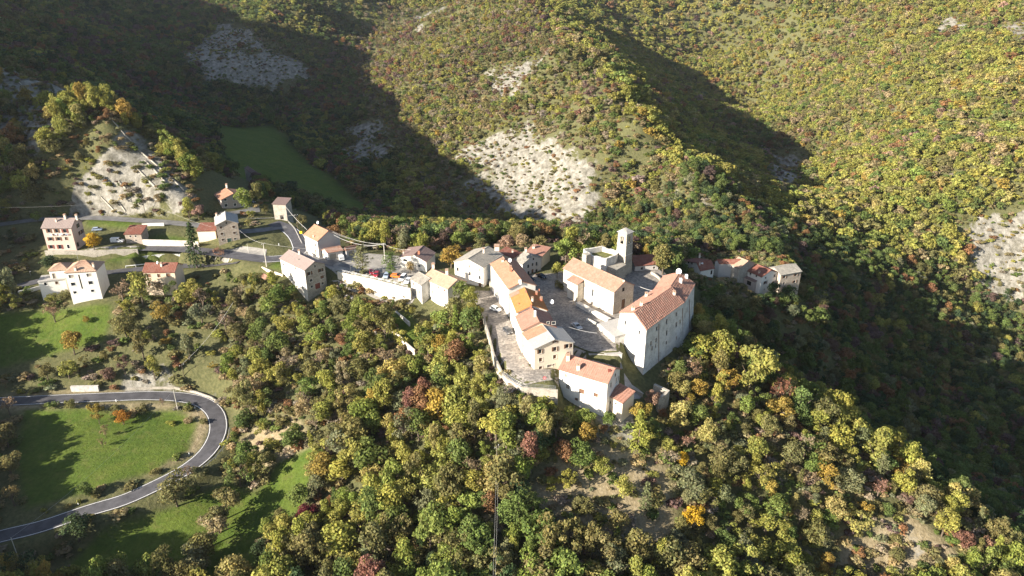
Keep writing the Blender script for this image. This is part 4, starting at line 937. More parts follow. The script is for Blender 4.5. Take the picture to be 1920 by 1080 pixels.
# dry terrace walls on the pale hillside
def wall_ground(name, label, pts, h, th, mat, group=None):
    G = [ground(*p) for p in pts]; R = []
    for a, b in zip(G[:-1], G[1:]):
        k = max(1, int(np.linalg.norm(b-a)/4)); R += [a*(1-t/k)+b*(t/k) for t in range(k)]
    R.append(G[-1]); return wall_line(name, label, [(r[0], r[1], float(hgt(r[0], r[1]))-.6, float(hgt(r[0], r[1]))+h) for r in R], th, mat, group)
for pts, lab in [([(253,312),(272,332),(291,351)], 'third pale terrace wall from the crest of the bare hillside'),([(272,302),(292,322),(310,342)], 'second pale terrace wall below the crest of the bare hillside'),([(206,222),(250,270),(282,300),(318,332),(345,358)], 'longest terrace wall running down the crest of the bare hillside'),
                 ([(222,340),(236,354)], 'short stub of terrace wall amid the bare hillside'),([(190,370),(203,383),(215,396)], 'lowest terrace wall at the left of the bare hillside'),([(225,382),(236,397)], 'lowest short terrace wall above the upper road'),
                 ([(35,155),(60,180),(78,200)], 'pale terrace wall on the shaded scree at the left edge'),([(110,175),(140,200),(165,222)], 'upper terrace wall on the shaded scree')]:
    wall_ground('terrace_wall', lab, pts, .55, .4, M['rough'])
# ---------------------------------------------------------------- guardrail and railing
def rail(name, label, pts, h, mat, cat, step=2.0, bars=2, post=.06):
    P = spline(pts, step); t = thing(name, label, cat, tuple(P[len(P)//2][:3])); o = tuple(P[len(P)//2][:3])
    for p in P:
        mb = MB(o); mb.box(p-UP*.3, (post*1.6, post*1.6, h+.3)); mb.build('post', mat, t)
    for k in range(bars):
        mb = MB(o); mb.tube([p+UP*h*(1-k*.42) for p in P], post if bars > 1 else .13, 5); mb.build('rail', mat, t)
    return t
rail('guardrail', 'grey guardrail on the outside of the hairpin bend', [ground(431,806),ground(428,828),ground(410,855),ground(378,882),ground(350,897)], .8, M['metal'], 'guardrail', 2.6, 1)
rail('railing', 'thin iron railing on the front terrace parapet', [at(944,702,-.8),at(962,715,-1),at(978,724,-1.1),at(1010,727,-1.2),at(1042,730,-1.2)], 1.0, M['metal'], 'railing', 1.6, 3, .035)
rail('railing', 'iron railing along the top of the parking wall', [at(634,509,.5),at(680,519,.5),at(715,527,.5),at(765,540,.5)], .9, M['metal'], 'railing', 2.2, 2, .035)
rail('guardrail', 'low white guardrail on the outer side of the lower road', [ground(236,502),ground(255,500),ground(274,498)], .7, M['dish'], 'guardrail', 2.4, 1)
rail('fence', 'metal fence along the outer edge of the road bend', [ground(541,418),ground(553,432),ground(560,446),ground(566,458)], 1.0, M['concrete'], 'fence', 2., 2, .05)

# ---------------------------------------------------------------- bell tower and ruined terrace
def prism(name, poly, z0, z1, mat, parent, org, topmat=None):
    mb = MB(org); n = len(poly)
    ar = sum(poly[i][0]*poly[(i+1) % n][1]-poly[(i+1) % n][0]*poly[i][1] for i in range(n))
    P = poly if ar > 0 else poly[::-1]; s = 0
    for i in range(n):
        a, b = P[i], P[(i+1) % n]; L = math.hypot(b[0]-a[0], b[1]-a[1])
        mb.face([(a[0], a[1], z0), (b[0], b[1], z0), (b[0], b[1], z1), (a[0], a[1], z1)], [(s, z0), (s+L, z0), (s+L, z1), (s, z1)]); s += L
    mb.face([(p[0], p[1], z1) for p in P], None, 1 if topmat else 0)
    return mb.build(name, [mat]+([topmat] if topmat else []), parent)
M['rgrass'] = m_plain('rough_grass', (.13, .13, .05), 1., .05, 0, .5, .6)
HEX = [at(*Z('zm', x, y), 8.2)[:2] for x, y in [(640,565),(930,625),(1092,572),(1155,495),(860,415),(515,478)]]
org = (float(np.mean([p[0] for p in HEX])), float(np.mean([p[1] for p in HEX])), 1.0)
rt = thing('ruined_terrace', 'roofless pale stone ruin with a grass floor beside the bell tower', 'ruin', org)
prism('platform', HEX, -2.5, 6.8, M['lightstone'], rt, org, M['rgrass'])
for i in range(6):
    a, b = np.array(HEX[i]), np.array(HEX[(i+1) % 6]); d = unit(np.array([b[0]-a[0], b[1]-a[1], 0.])); L = np.linalg.norm(b-a); c = (a+b)/2; n_ = unit(np.array([org[0]-c[0], org[1]-c[1], 0])); h = (1.4, 1.5, 1.2, 1.6, 2.0, 1.7)[i]
    mb = MB(org); k = max(2, int(L/1.6))
    for q in range(k):
        cc = a+(b-a)*((q+.5)/k); mb.box(np.array([cc[0], cc[1], 6.8])+n_*.35, (L/k, .68, h+rnd.uniform(-.15, .12)), d)
    mb.build('parapet', M['lightstone'], rt)
for x, y, w, h in ((575,535,2.2,9.2),(600,690,3.0,4.5)):
    c = at(*Z('zm', x, y), h); mb = MB(org); mb.box((c[0], c[1], -2), (w, 2.2, h+2), (.8, .6)); mb.build('pier', M['rough'], rt)
LOWB = [at(*Z('zm', x, y), 5.2)[:2] for x, y in [(930,748),(1105,832),(1290,728),(1100,640)]]
prism('lower_block', LOWB, -2.5, 5.2, M['rough'], rt, org, M['r_stone'])
TB = at(1175.5, 512, 1.2); zt_ = zvert(TB, 440.5)
TBt = at(*Z('zm',1303,190), zt_)
e = unit(np.array([-.72, .69, 0])); n_ = np.array([.69, .72, 0.])
sa = sb = 4.2; cT = TBt+e*sa/2+n_*sb/2; org = (cT[0], cT[1], 1.0)
tw = thing('bell_tower', 'square stone bell tower with open belfry and low slab roof', 'bell tower', org)
ins = .25; cor = [TBt+n_*ins+e*ins, TBt+n_*ins+e*(sa-ins), TBt+n_*(sb-ins)+e*(sa-ins), TBt+n_*(sb-ins)+e*ins]
mb = MB(org); zb_ = -1.5; 
for i in range(4):
    p, q = cor[i], cor[(i+1) % 4]; d = unit(q-p); nn = np.array([d[1], -d[0], 0.]); nn = nn if np.dot((p+q)/2-cT, nn) > 0 else -nn
    L = np.linalg.norm(q-p); fl = .45; p0, q0 = p-d*fl+nn*fl, q+d*fl+nn*fl; p0[2] = q0[2] = zb_; H = zt_-zb_
    wall_panel(mb, p0, q0, p, q, [(L/2-.62, L/2+.62, H-4.1, H-1.2)], nn, .5)
mb.build('shaft', M['rough'], tw)
for i in range(4):   # arch heads over the belfry openings and string courses
    p, q = cor[i], cor[(i+1) % 4]; d = unit(q-p); nn = np.array([d[1], -d[0], 0.]); nn = nn if np.dot((p+q)/2-cT, nn) > 0 else -nn; m = (p+q)/2; L = np.linalg.norm(q-p)
    mb = MB(org)
    for k in range(7):
        a0 = math.pi*k/7; a1 = math.pi*(k+1)/7; u0, u1 = .62*math.cos(a0), .62*math.cos(a1); z0, z1 = .62*math.sin(a0), .62*math.sin(a1)
        B0 = m+UP*(-1.82); f = lambda u, z: B0+d*u+UP*z-nn*.12
        mb.face([f(u0, z0), f(u1, z1), f(u1, .66), f(u0, .66)])
    mb.build('arch', M['lightstone'], tw)
    mb = MB(org); mb.box(m-UP*(4.3)+nn*.08, (L+.35, .22, .2), d); mb.box(m-UP*8.2+nn*.2, (L+.7, .22, .22), d); mb.build('string_course', M['frame'], tw)
mb = MB(org); ap = cT+UP*1.5; ov = .45
rc = [cor[i]+(cor[i]-cT)*np.array([1, 1, 0])*.22 for i in range(4)]
for i in range(4): slope(mb, rc[i], rc[(i+1) % 4], ap, ap, .5, .08, .18, 5, 0, i)
mb.build('roof', M['r_grey'], tw)
mb = MB(org); 
prof = [(.05, .75), (.2, .7), (.28, .45), (.34, .2), (.48, 0)]
for (r0, z0), (r1, z1) in zip(prof[:-1], prof[1:]):
    for k in range(10):
        a0, a1 = k*.6283, (k+1)*.6283; g = lambda r, a, z: cT+np.array([r*math.cos(a), r*math.sin(a), -3.2+z]); mb.face([g(r0, a0, z0), g(r1, a0, z1), g(r1, a1, z1), g(r0, a1, z0)])
mb.tube([cT+e*-1.6+UP*-2.3, cT+e*1.6+UP*-2.3], .09, 5); mb.build('bell', M['gutter'], tw)
# church side chapel, a lean-to against the nave
hc = HOUSES['church']
_a, _b = at(*Z('z4',345,515), 6.6), at(*Z('z4',445,560), 6.6); d = unit(_b-_a); nn = hc.WN[0]
base0 = hc.I[0]; dist = np.dot(_b-base0, nn); L = np.linalg.norm(_b-_a)
mid = _a+(d*L/2); mid = mid-nn*np.dot(mid-base0, nn)+nn*1.35
mb = MB(hc.org); mb.box(np.array([mid[0], mid[1], -1.]), (L, 2.7, 7.4), unit(hc.I[1]-hc.I[0])); mb.build('side_chapel', M['pale_wall'], hc.root)
x_ = unit(hc.I[1]-hc.I[0]); c = mid.copy(); c[2] = 6.35
mb = MB(hc.org); slope(mb, c+nn*1.7-x_*(L/2+.25), c+nn*1.7+x_*(L/2+.25), c-nn*1.35+x_*(L/2+.25)+UP*1.15, c-nn*1.35-x_*(L/2+.25)+UP*1.15, .55, .06, .15, 4); mb.build('chapel_roof', M['r_church'], hc.root)
mb = MB(hc.org); m = (hc.I[1]+hc.I[2])/2; wdir = unit(hc.I[2]-hc.I[1]); m = m.copy(); m[2] = hc.zb
mb.box(m+hc.WN[1]*.5, (2.6, 1.0, 1.9), wdir); mb.build('door_step', M['frame'], hc.root)

# ---------------------------------------------------------------- cars
PAINT = {k: m_plain('car_paint_'+k, c, .25, .6, 0, .03) for k, c in dict(black=(.012, .012, .014), red=(.28, .02, .03), darkred=(.20, .018, .03), blue=(.30, .36, .46), orange=(.62, .16, .015), white=(.78, .78, .77), silver=(.42, .43, .44), charcoal=(.05, .05, .055)).items()}
M['carglass'] = m_plain('car_glass', (.02, .025, .03), .08, .6); M['rim'] = m_plain('wheel_rim', (.45, .45, .46), .35, .5, .6); M['lamp'] = m_plain('headlight', (.7, .7, .68), .2, .6); M['tail'] = m_plain('tail_light', (.35, .02, .02), .3, .5)
def car_body(kind):
    """side profile lofted across the width; returns MB in local coordinates (x forward)"""
    L = {'hatch': 3.9, 'saloon': 4.4, 'van': 4.9, 'suv': 4.4}[kind]; h = L/2
    if kind == 'van': low = [(-h, .75), (-h, .35), (h, .35), (h, .75), (h-.15, 1.0), (h-.95, 1.15)]; prof = [(-h, .35), (-h, 1.95), (-h+.1, 2.0), (h-1.7, 2.0), (h-.9, 1.15), (h-.1, .95), (h, .6), (h, .35)]
    elif kind == 'suv': prof = [(-h, .38), (-h, .95), (-h+.15, 1.1), (-h+.35, 1.62), (.55, 1.65), (1.15, 1.1), (h-.2, .98), (h, .75), (h, .38)]
    elif kind == 'saloon': prof = [(-h, .32), (-h, .8), (-h+.7, .95), (-h+1.3, 1.42), (.35, 1.42), (1.05, .95), (h-.2, .8), (h, .6), (h, .32)]
    else: prof = [(-h, .32), (-h, .85), (-h+.12, .98), (-h+.5, 1.45), (.35, 1.48), (1.0, .97), (h-.25, .82), (h, .62), (h, .32)]
    W = .86; mb = MB(); n = len(prof)
    hw = [W*(1 if z < 1.0 else 1-.22*min(1, (z-1.0)/.5) if kind != 'van' else 1-.08*min(1, (z-1.0))) for x, z in prof]
    for i in range(n):
        j = (i+1) % n; (x0, z0), (x1, z1) = prof[i], prof[j]
        mb.face([(x0, -hw[i], z0), (x0, hw[i], z0), (x1, hw[j], z1), (x1, -hw[j], z1)])
    mb.face([(x, -w, z) for (x, z), w in zip(prof, hw)][::-1]); mb.face([(x, w, z) for (x, z), w in zip(prof, hw)])
    me = mb
    return me, prof, L
CAR_LIB = {}
def car_parts(kind):
    if kind in CAR_LIB: return CAR_LIB[kind]
    mb, prof, L = car_body(kind); h = L/2; P = {}
    me = mb.mesh('body', [PAINT['white']]); bm = bmesh.new(); bm.from_mesh(me); bmesh.ops.remove_doubles(bm, verts=bm.verts, dist=.001); bmesh.ops.recalc_face_normals(bm, faces=bm.faces); bmesh.ops.bevel(bm, geom=list(bm.edges), offset=.05, segments=1, affect='EDGES'); bm.to_mesh(me); bm.free(); P['body'] = me
    up = [p for p in prof if p[1] > 1.0 or p[1] > .9]; zc = 1.0
    x0 = min(p[0] for p in prof if p[1] > .94); x1 = max(p[0] for p in prof if p[1] > .94); top = max(p[1] for p in prof)
    tr = [p for p in prof if p[1] > top-.1]; tx0, tx1 = min(p[0] for p in tr), max(p[0] for p in tr)
    def glass(pts):
        m = MB(); m.face(pts); return m.mesh('glass', M['carglass'])
    zr = top-.12
    if kind != 'van':
        P['windscreen'] = glass([(x1+.02, -.72, zc+.03), (x1+.02, .72, zc+.03), (tx1+.10, .60, zr+.08), (tx1+.10, -.60, zr+.08)])
        P['rear_window'] = glass([(x0-.02+.12, .70, zc+.06), (x0-.02+.12, -.70, zc+.06), (tx0-.10, -.58, zr+.06), (tx0-.10, .58, zr+.06)])
        for s in (-1, 1): P['side_window%d' % s] = glass([(x0+.35, s*.868, zc+.02), (x1-.2, s*.868, zc+.02), (tx1-.02, s*.745, zr-.02), (tx0+.1, s*.745, zr-.02)][::s])
    else:
        P['windscreen'] = glass([(h-.93, -.75, 1.22), (h-.93, .75, 1.22), (h-1.62, .7, 1.92), (h-1.62, -.7, 1.92)])
        for s in (-1, 1): P['side_window%d' % s] = glass([(h-2.4, s*.872, 1.2), (h-1.25, s*.872, 1.2), (h-1.75, s*.83, 1.78), (h-2.4, s*.83, 1.78)][::s])
    m = MB(); k = 14; w = .1
    for q in range(k):
        a0, a1 = q*2*math.pi/k, (q+1)*2*math.pi/k; f = lambda a, y, r=.31: (r*math.cos(a), y, r*math.sin(a))
        m.face([f(a0, -w), f(a1, -w), f(a1, w), f(a0, w)]); m.face([(0, -w, 0), f(a1, -w), f(a0, -w)]); m.face([(0, w, 0), f(a0, w), f(a1, w)])
    P['wheel'] = m.mesh('wheel', M['black']); m = MB()
    for y in (-.105, .105): m.face([(.19*math.cos(q*.785), y, .19*math.sin(q*.785)) for q in range(8)][::1 if y < 0 else -1])
    P['rim'] = m.mesh('rim', M['rim'])
    for nm, x, mt in (('headlight', h-.02, 'lamp'), ('tail_light', -h+.02, 'tail')):
        m = MB(); m.box((x, 0, .62), (.08, .32, .16)); P[nm] = m.mesh(nm, M[mt])
    P['L'] = L; CAR_LIB[kind] = P; return P
def car(kind, color, pos, head, label, group=None, cat='car'):
    P = car_parts(kind); t = thing('parked_van' if kind == 'van' else 'parked_car', label, cat, tuple(pos), head, group)
    def part(nm, me, loc=(0, 0, 0), par=t):
        o = bpy.data.objects.new(nm, me); COL.objects.link(o); o.parent = par; o.location = loc; return o
    b = part('body', P['body']); b.material_slots[0].link = 'OBJECT'; b.material_slots[0].material = PAINT[color]
    for k in P:
        if 'window' in k or 'windscreen' in k: part(k.rstrip('-1'), P[k])
    for x in (-P['L']*.31, P['L']*.31):
        for y in (-.78, .78): w = part('wheel', P['wheel'], (x, y, .31)); part('rim', P['rim'], par=w)
    for s in (-1, 1): part('headlight', P['headlight'], (0, s*.55, 0)); part('tail_light', P['tail_light'], (0, s*.6, .08))
    return t
def gp(px, py, off=.14):
    p = ground(px, py); return (p[0], p[1], p[2]+off)
wd = at(767, 539, .5)-at(640, 512, .5); wh = math.atan2(wd[1], wd[0])
for px, py, kd, col, da, lab in [(676,512,'hatch','black',.35,'black hatchback beside the tall parking pine'),(697,513,'saloon','darkred',-.9,'dark red car next to the black hatchback in the parking'),(706,518,'hatch','red',-1.2,'small red and white-lit car close to the parking wall'),
      (725,520,'hatch','blue',-1.2,'pale blue car left of the orange one'),(743,521,'hatch','orange',.2,'bright orange car in the parking'),(756,524,'suv','white',-1.35,'large white car right of the orange car'),(765,530,'hatch','white',-1.35,'white hatchback nearest the narrow white house')]:
    car(kd, col, gp(px, py), wh+da, lab, 'cars in the village parking')
car('hatch','white',gp(929,583),math.radians(-40),'white hatchback parked in the lane against the orange-roofed row'); car('hatch','charcoal',gp(952,624),math.radians(-62),'charcoal car parked lower in the lane')
car('suv','black',gp(993,527),math.radians(-58),'black car nearest the row in the square','cars in the square'); car('saloon','black',gp(1015,521),math.radians(-50),'black car in front of the grey house','cars in the square'); car('saloon','silver',gp(1081,615),math.radians(-62),'silver car parked in the shaded square below the church')
car('hatch','silver',gp(12,556),math.radians(20),'pale car in the shade at the left frame edge'); car('hatch','charcoal',gp(472,381),math.radians(-30),'dark car in the yard beside the taupe villa'); car('hatch','blue',gp(183,433),math.radians(12),'pale car parked on the shaded bank above the brick outbuilding')
car('van','white',gp(221,455),math.radians(5),'white van parked left of the brick outbuilding',None,'van')
# flatbed truck by the garages
p = gp(640,487); t = thing('flatbed_truck', 'grey-white flatbed truck parked in front of the garages', 'truck', p, math.radians(-70)); o0 = (0, 0, 0)
mb = MB(); mb.box((1.6, 0, .6), (1.5, 1.9, 1.6), taper=.86); q = mb.build('cab', PAINT['white'], t); mb = MB(); mb.face([(2.32, -.75, 1.3), (2.32, .75, 1.3), (2.22, .7, 2.0), (2.22, -.7, 2.0)]); mb.build('windscreen', M['carglass'], q)
mb = MB(); mb.box((-.9, 0, .75), (3.4, 2.0, .15)); mb.box((-.9, .98, .9), (3.4, .06, .4)); mb.box((-.9, -.98, .9), (3.4, .06, .4)); mb.box((-2.6, 0, .9), (.06, 2.0, .4)); mb.build('flatbed', PAINT['silver'], t)
mb = MB(); mb.box((-.9, 0, .9), (2.6, 1.7, .9), taper=.8); mb.build('load_cover', M['greyplaster'], t); mb = MB(); mb.box((0, 0, .45), (4.6, .8, .3)); mb.build('chassis', M['black'], t)
for x in (-1.6, 1.6):
    for y in (-.85, .85): w = bpy.data.objects.new('wheel', CAR_LIB['hatch']['wheel']); COL.objects.link(w); w.parent = t; w.location = (x, y, .36); w.scale = (1.2, 1.2, 1.2)

# ---------------------------------------------------------------- poles, lamps, cables
TOPS = {}
def pole(key, px, py, top, label, mat='palepost', r=.17, cross=True, name='utility_pole', cat='utility pole', h=None):
    b = ground(px, py); h = h or zvert(b, top)-b[2]; t = thing(name, label, cat, tuple(b)); mb = MB(); mb.tube([(0, 0, -.5), (0, 0, h)], r, 8, r2=r*.62); mb.build('shaft', M[mat], t)
    if cross:
        mb = MB(); mb.box((0, 0, h-.45), (1.7, .1, .1), (.6, .8)); mb.build('crossarm', M['metal'], t)
        for s in (-.75, 0, .75):
            mb = MB(); mb.tube([(s*.6, s*.8, h-.35), (s*.6, s*.8, h-.1)], .06, 6); mb.build('insulator', M['dish'], t)
    TOPS[key] = b+UP*(h-.1); return t
def cable(a, b, sag, label, r=.035, group=None):
    a = TOPS[a] if isinstance(a, str) else np.asarray(a, float); b = TOPS[b] if isinstance(b, str) else np.asarray(b, float); n = 14
    pts = [a*(1-t)+b*t-UP*sag*4*t*(1-t) for t in np.linspace(0, 1, n)]; mb = MB(tuple((a+b)/2)); mb.tube(pts, r, 4); return tag(mb.build('cable', M['cable']), label, 'cable', group)
pole('a',500,500,455.6,'pale concrete pole beside the brown-roofed tall house'); pole('b',722,491,457,'pale concrete pole at the back of the village parking'); pole('c',558.5,430,402,'wooden pole beside the road bend','bark',.14)
pole('d',333.5,769,731.5,'pale slender pole on the inner edge of the hairpin','palepost',.12,False); pole('e',38,1056,1008,'pale pole in the shade at the lower left corner','palepost',.12,False); pole('f',932,880,835,'bare wooden pole in the middle of the wooded slope','bark',.15)
pole('g',466,475,457,'short pale post in the yard below the tan stone house','palepost',.09,False,'post','post'); pole('h',274,407,371,'dark wooden pole on the terraced bank','bark',.13); pole('i',147.5,490,472,'thin grey pole in front of the terrace wall','metal',.08,False)
pole('j',345,705,683,'short wooden pole in the gully above the hairpin','bark',.12)
def lamp(px, py, top, label, head=(1, 0)):
    b = ground(px, py); h = zvert(b, top)-b[2]; t = thing('street_lamp', label, 'street lamp', tuple(b)); mb = MB(); mb.tube([(0, 0, -.3), (0, 0, h), (head[0]*.25, head[1]*.25, h+.1)], .06, 6); mb.build('pole', M['metal'], t)
    mb = MB(); mb.box((head[0]*.5, head[1]*.5, h+.02), (.7, .25, .14), head); mb.build('lamp_head', M['metal'], t)
lamp(700.5,516,500,'street lamp among the red cars in the parking',(.7,-.7)); lamp(658.5,517,493,'street lamp at the left end of the parking',(.7,-.7)); lamp(26,532,510,'street lamp on the dark road at the left edge',(.9,-.4)); lamp(57.5,516,509,'street lamp beside the dark road left of the white house',(.9,-.4)); lamp(1249,728,718.5,'white-globed lamp behind the ruined bastion',(.5,-.8)); lamp(1068,580,566,'street lamp in the shaded square',(.8,-.6))
cable('a', at(449,432,5), 1.0, 'cable from the concrete pole to the tan stone house'); cable('b', at(620.5,437.5,8.5), 2.2, 'thick sagging cable from the parking pole to the blank-gabled house', .07)
cable(TOPS['b']+np.array([.6,.8,0])*.7, at(622,435,9.5), 1.4, 'middle cable from the parking pole to the blank-gabled house'); cable(TOPS['b']-np.array([.6,.8,0])*.7, at(624,434,10), 1.0, 'highest cable from the parking pole to the blank-gabled house'); cable('b', at(770,468,7), .8, 'cable from the parking pole towards the bungalow')
cable(at(536,388,6.5), at(576,431,8.5), .6, 'cable from the small stone barn to the orange-roofed pale house', .06); cable('c', at(450,408,6.5), .8, 'cable crossing the road bend to the tan stone house'); cable('a', 'b', 2.2, 'long cable between the two concrete poles')
cable(at(1066.7,613,5.5), at(1119,624.5,3.0), .3, 'double cable from the salmon gable to the low annex', .07); cable('f', at(924,1100,-10), 2., 'power cable dropping to the bottom of the frame', .014); cable(TOPS['f']+np.array([.5,.5,0]), at(928,1100,-10), 2.3, 'second power cable dropping to the bottom of the frame', .014)
cable('j', at(437,567,-3), 1.5, 'cable climbing the gully beside the scrub slope', .03); cable('d', 'e', 2.5, 'faint cable across the hairpin meadow', .02); cable('h', at(-30,388,12), 1.5, 'cable crossing the road at the left edge', .018); cable('h', at(395,425,8), 1.2, 'cable from the hillside pole to the grey roof', .02)
cable(at(1196,536,7.5), at(1224,545,7.5), .2, 'pair of cables over the shaded yard behind the church', .06)
# ---------------------------------------------------------------- small road furniture
def delineator(px, py, label):
    b = ground(px, py); t = thing('marker_post', label, 'marker post', tuple(b)); mb = MB(); mb.box((0, 0, -.1), (.22, .16, 1.0), taper=.9); mb.build('post', M['dish'], t); mb = MB(); mb.box((0, 0, .9), (.21, .15, .2)); mb.build('cap', M['black'], t)
delineator(218,753,'white marker post on the inner edge of the upper hairpin arm'); delineator(366,767,'white marker post at the start of the hairpin curve'); delineator(355,853,'white marker post on the inner edge after the curve'); delineator(147,946,'white marker post beside the lower hairpin arm'); delineator(523,460,'white marker post at the road bend in the hamlet')
def sign(px, py, h, mat, label, w=.6, shape='round'):
    b = ground(px, py); t = thing('road_sign', label, 'sign', tuple(b)); mb = MB(); mb.tube([(0, 0, -.2), (0, 0, h)], .035, 6); mb.build('post', M['metal'], t); mb = MB(); n = 16 if shape == 'round' else 4
    f = lambda k, y, r: (r*math.cos(k*2*math.pi/n+(math.pi/4 if n == 4 else 0)), y, h+r*math.sin(k*2*math.pi/n+(math.pi/4 if n == 4 else 0)))
    mb.face([f(k, -.06, w/2) for k in range(n)]); mb.face([f(k, -.03, w/2) for k in range(n)][::-1])
    for k in range(n): mb.face([f(k, -.03, w/2), f(k+1, -.03, w/2), f(k+1, -.06, w/2), f(k, -.06, w/2)])
    mb.build('plate', mat, t)
    return t
M['signred'] = m_plain('sign_red', (.5, .02, .03), .4, .4, 0, .05); M['signyellow'] = m_plain('sign_yellow', (.75, .58, .02), .4, .4, 0, .05)
s_ = sign(1021,718,1.6,M['signred'],'round red no-entry sign with white bar on the front terrace',.9); mb = MB(); mb.box((0, -.075, 1.53), (.6, .02, .14)); mb.build('white_bar', M['dish'], s_)
sign(565,443,1.7,M['signyellow'],'yellow sign plate at the road bend next to the orange-roofed house',1.5,'square')
# laundry along the pink house
hb = HOUSES['brickA']; lt = None
tl = thing('laundry_line', 'line of white and dark laundry across the front of the pink house', 'laundry', tuple(hb.org)); nn = hb.WN[0]; cols = [M['dish'], PAINT['black'], PAINT['blue'], M['dish'], PAINT['charcoal'], M['dish'], PAINT['blue'], M['dish']]
A_, B_ = hit_plane(*Z('za',310,368), hb.I[0]+nn*.5, nn), hit_plane(*Z('za',640,366), hb.I[0]+nn*.5, nn); mb = MB(hb.org); mb.tube([A_, B_], .03, 4); mb.build('line', M['cable'], tl)
for s in (0, 1): mb = MB(hb.org); p = (A_, B_)[s]; mb.tube([p, p-nn*.45], .04, 4); mb.build('bracket', M['metal'], tl)
for k in range(14):
    c = A_+(B_-A_)*((k+.5)/14); w, h = rnd.uniform(.3, .5), rnd.uniform(.4, .9); d = unit(B_-A_); mb = MB(hb.org)
    q = [c-d*w/2, c+d*w/2, c+d*w/2*.9-UP*h+nn*rnd.uniform(-.05, .1), c-d*w/2*.9-UP*h+nn*rnd.uniform(-.05, .1)]; mb.face(q); mb.face([x-nn*.02 for x in q][::-1]); mb.build('cloth', cols[rnd.randrange(8)], tl)
# patches of newer tiles on two roofs of the row
for key, mt, s0, s1, t0, t1 in (('R4', 'r_orange', .0, .46, .0, 1.), ('R2', 'r_church', .0, .2, .0, .62)):
    h_ = HOUSES[key]; e0, e1, r1, r0 = h_.planes[0]; Q = lambda s, t: (e0*(1-s)+e1*s)*(1-t)+(r0*(1-s)+r1*s)*t; nn = unit(np.cross(e1-e0, r0-e0)); nn = nn if nn[2] > 0 else -nn
    mb = MB(h_.org); slope(mb, Q(s0, t0)+nn*.10, Q(s1, t0)+nn*.10, Q(s1, t1)+nn*.10, Q(s0, t1)+nn*.10, .5, .06, .06, 6); mb.build('tile_patch', M[mt], h_.roof)
# balcony stair of the blank-gabled house, dishes on the row gable
h_ = HOUSES['R3']
for x, y in ((1212,800),(1285,815)): p = hit_plane(*Z('zk', x, y), h_.I[1], h_.WN[1]); dish_part(h_.root, h_.org, p+h_.WN[1]*.5, (-.2, -.9, .3), .5)
h_ = HOUSES['redE']; p = hit_plane(*Z('zg',265,620), h_.I[0], h_.WN[0]); d = unit(h_.I[1]-h_.I[0]); mb = MB(h_.org); mb.box(p+h_.WN[0]*.6-UP*.6, (3.4, 1.2, .15), d); mb.box(p+h_.WN[0]*1.15-UP*.45, (3.4, .06, .9), d)
for k in range(9): mb.box(p+d*(2.0+k*.28)+h_.WN[0]*.6-UP*(.9+k*.3), (.32, 1.1, .2), d)
mb.build('balcony_stair', M['greyplaster'], h_.root)
# ---------------------------------------------------------------- trees
def m_leaf(name, trans=.35):
    m = bpy.data.materials.new(name); m.use_nodes = True; nt = m.node_tree; nt.nodes.clear()
    t = N(nt, 'ShaderNodeAttribute', _attribute_type='INSTANCER', _attribute_name='tint'); v = N(nt, 'ShaderNodeAttribute', _attribute_name='leaf')
    col = mixc(nt, 1., t.outputs['Color'], v.outputs['Color'], 'MULTIPLY')
    d = nt.nodes.new('ShaderNodeBsdfDiffuse'); tr = nt.nodes.new('ShaderNodeBsdfTranslucent'); mx = nt.nodes.new('ShaderNodeMixShader'); mx.inputs[0].default_value = trans
    o = nt.nodes.new('ShaderNodeOutputMaterial')
    nt.links.new(col, d.inputs[0]); nt.links.new(col, tr.inputs[0]); nt.links.new(d.outputs[0], mx.inputs[1]); nt.links.new(tr.outputs[0], mx.inputs[2]); nt.links.new(mx.outputs[0], o.inputs[0])
    return m
M['leaf'] = m_leaf('foliage'); 
def quads_mesh(name, c, a, b, lv, mats, tri=None):
    """c centres, a/b half axes (n,3); lv colour factor (n,3)"""
    n = len(c); k = np.random.RandomState(n).uniform(.55, 1.1, (n, 4, 1))
    v = np.stack([c-a-b*.6, c+a*.7-b, c+a+b*.6, c-a*.7+b], 1)
    v = c[:, None]+(v-c[:, None])*k; v = v.reshape(-1, 3)
    me = bpy.data.meshes.new(name); me.vertices.add(4*n); me.vertices.foreach_set('co', v.astype('f').ravel()); me.loops.add(4*n); me.loops.foreach_set('vertex_index', np.arange(4*n, dtype='i'))
    me.polygons.add(n); me.polygons.foreach_set('loop_start', np.arange(0, 4*n, 4, dtype='i')); me.update()
    ca = me.color_attributes.new('leaf', 'FLOAT_COLOR', 'POINT'); col = np.ones((n, 4, 4), 'f'); col[..., :3] = lv[:, None, :]; ca.data.foreach_set('color', col.ravel())
    me.materials.append(mats); return me
def rvec(r, n):
    v = r.normal(size=(n, 3)); return v/np.linalg.norm(v, axis=1)[:, None]
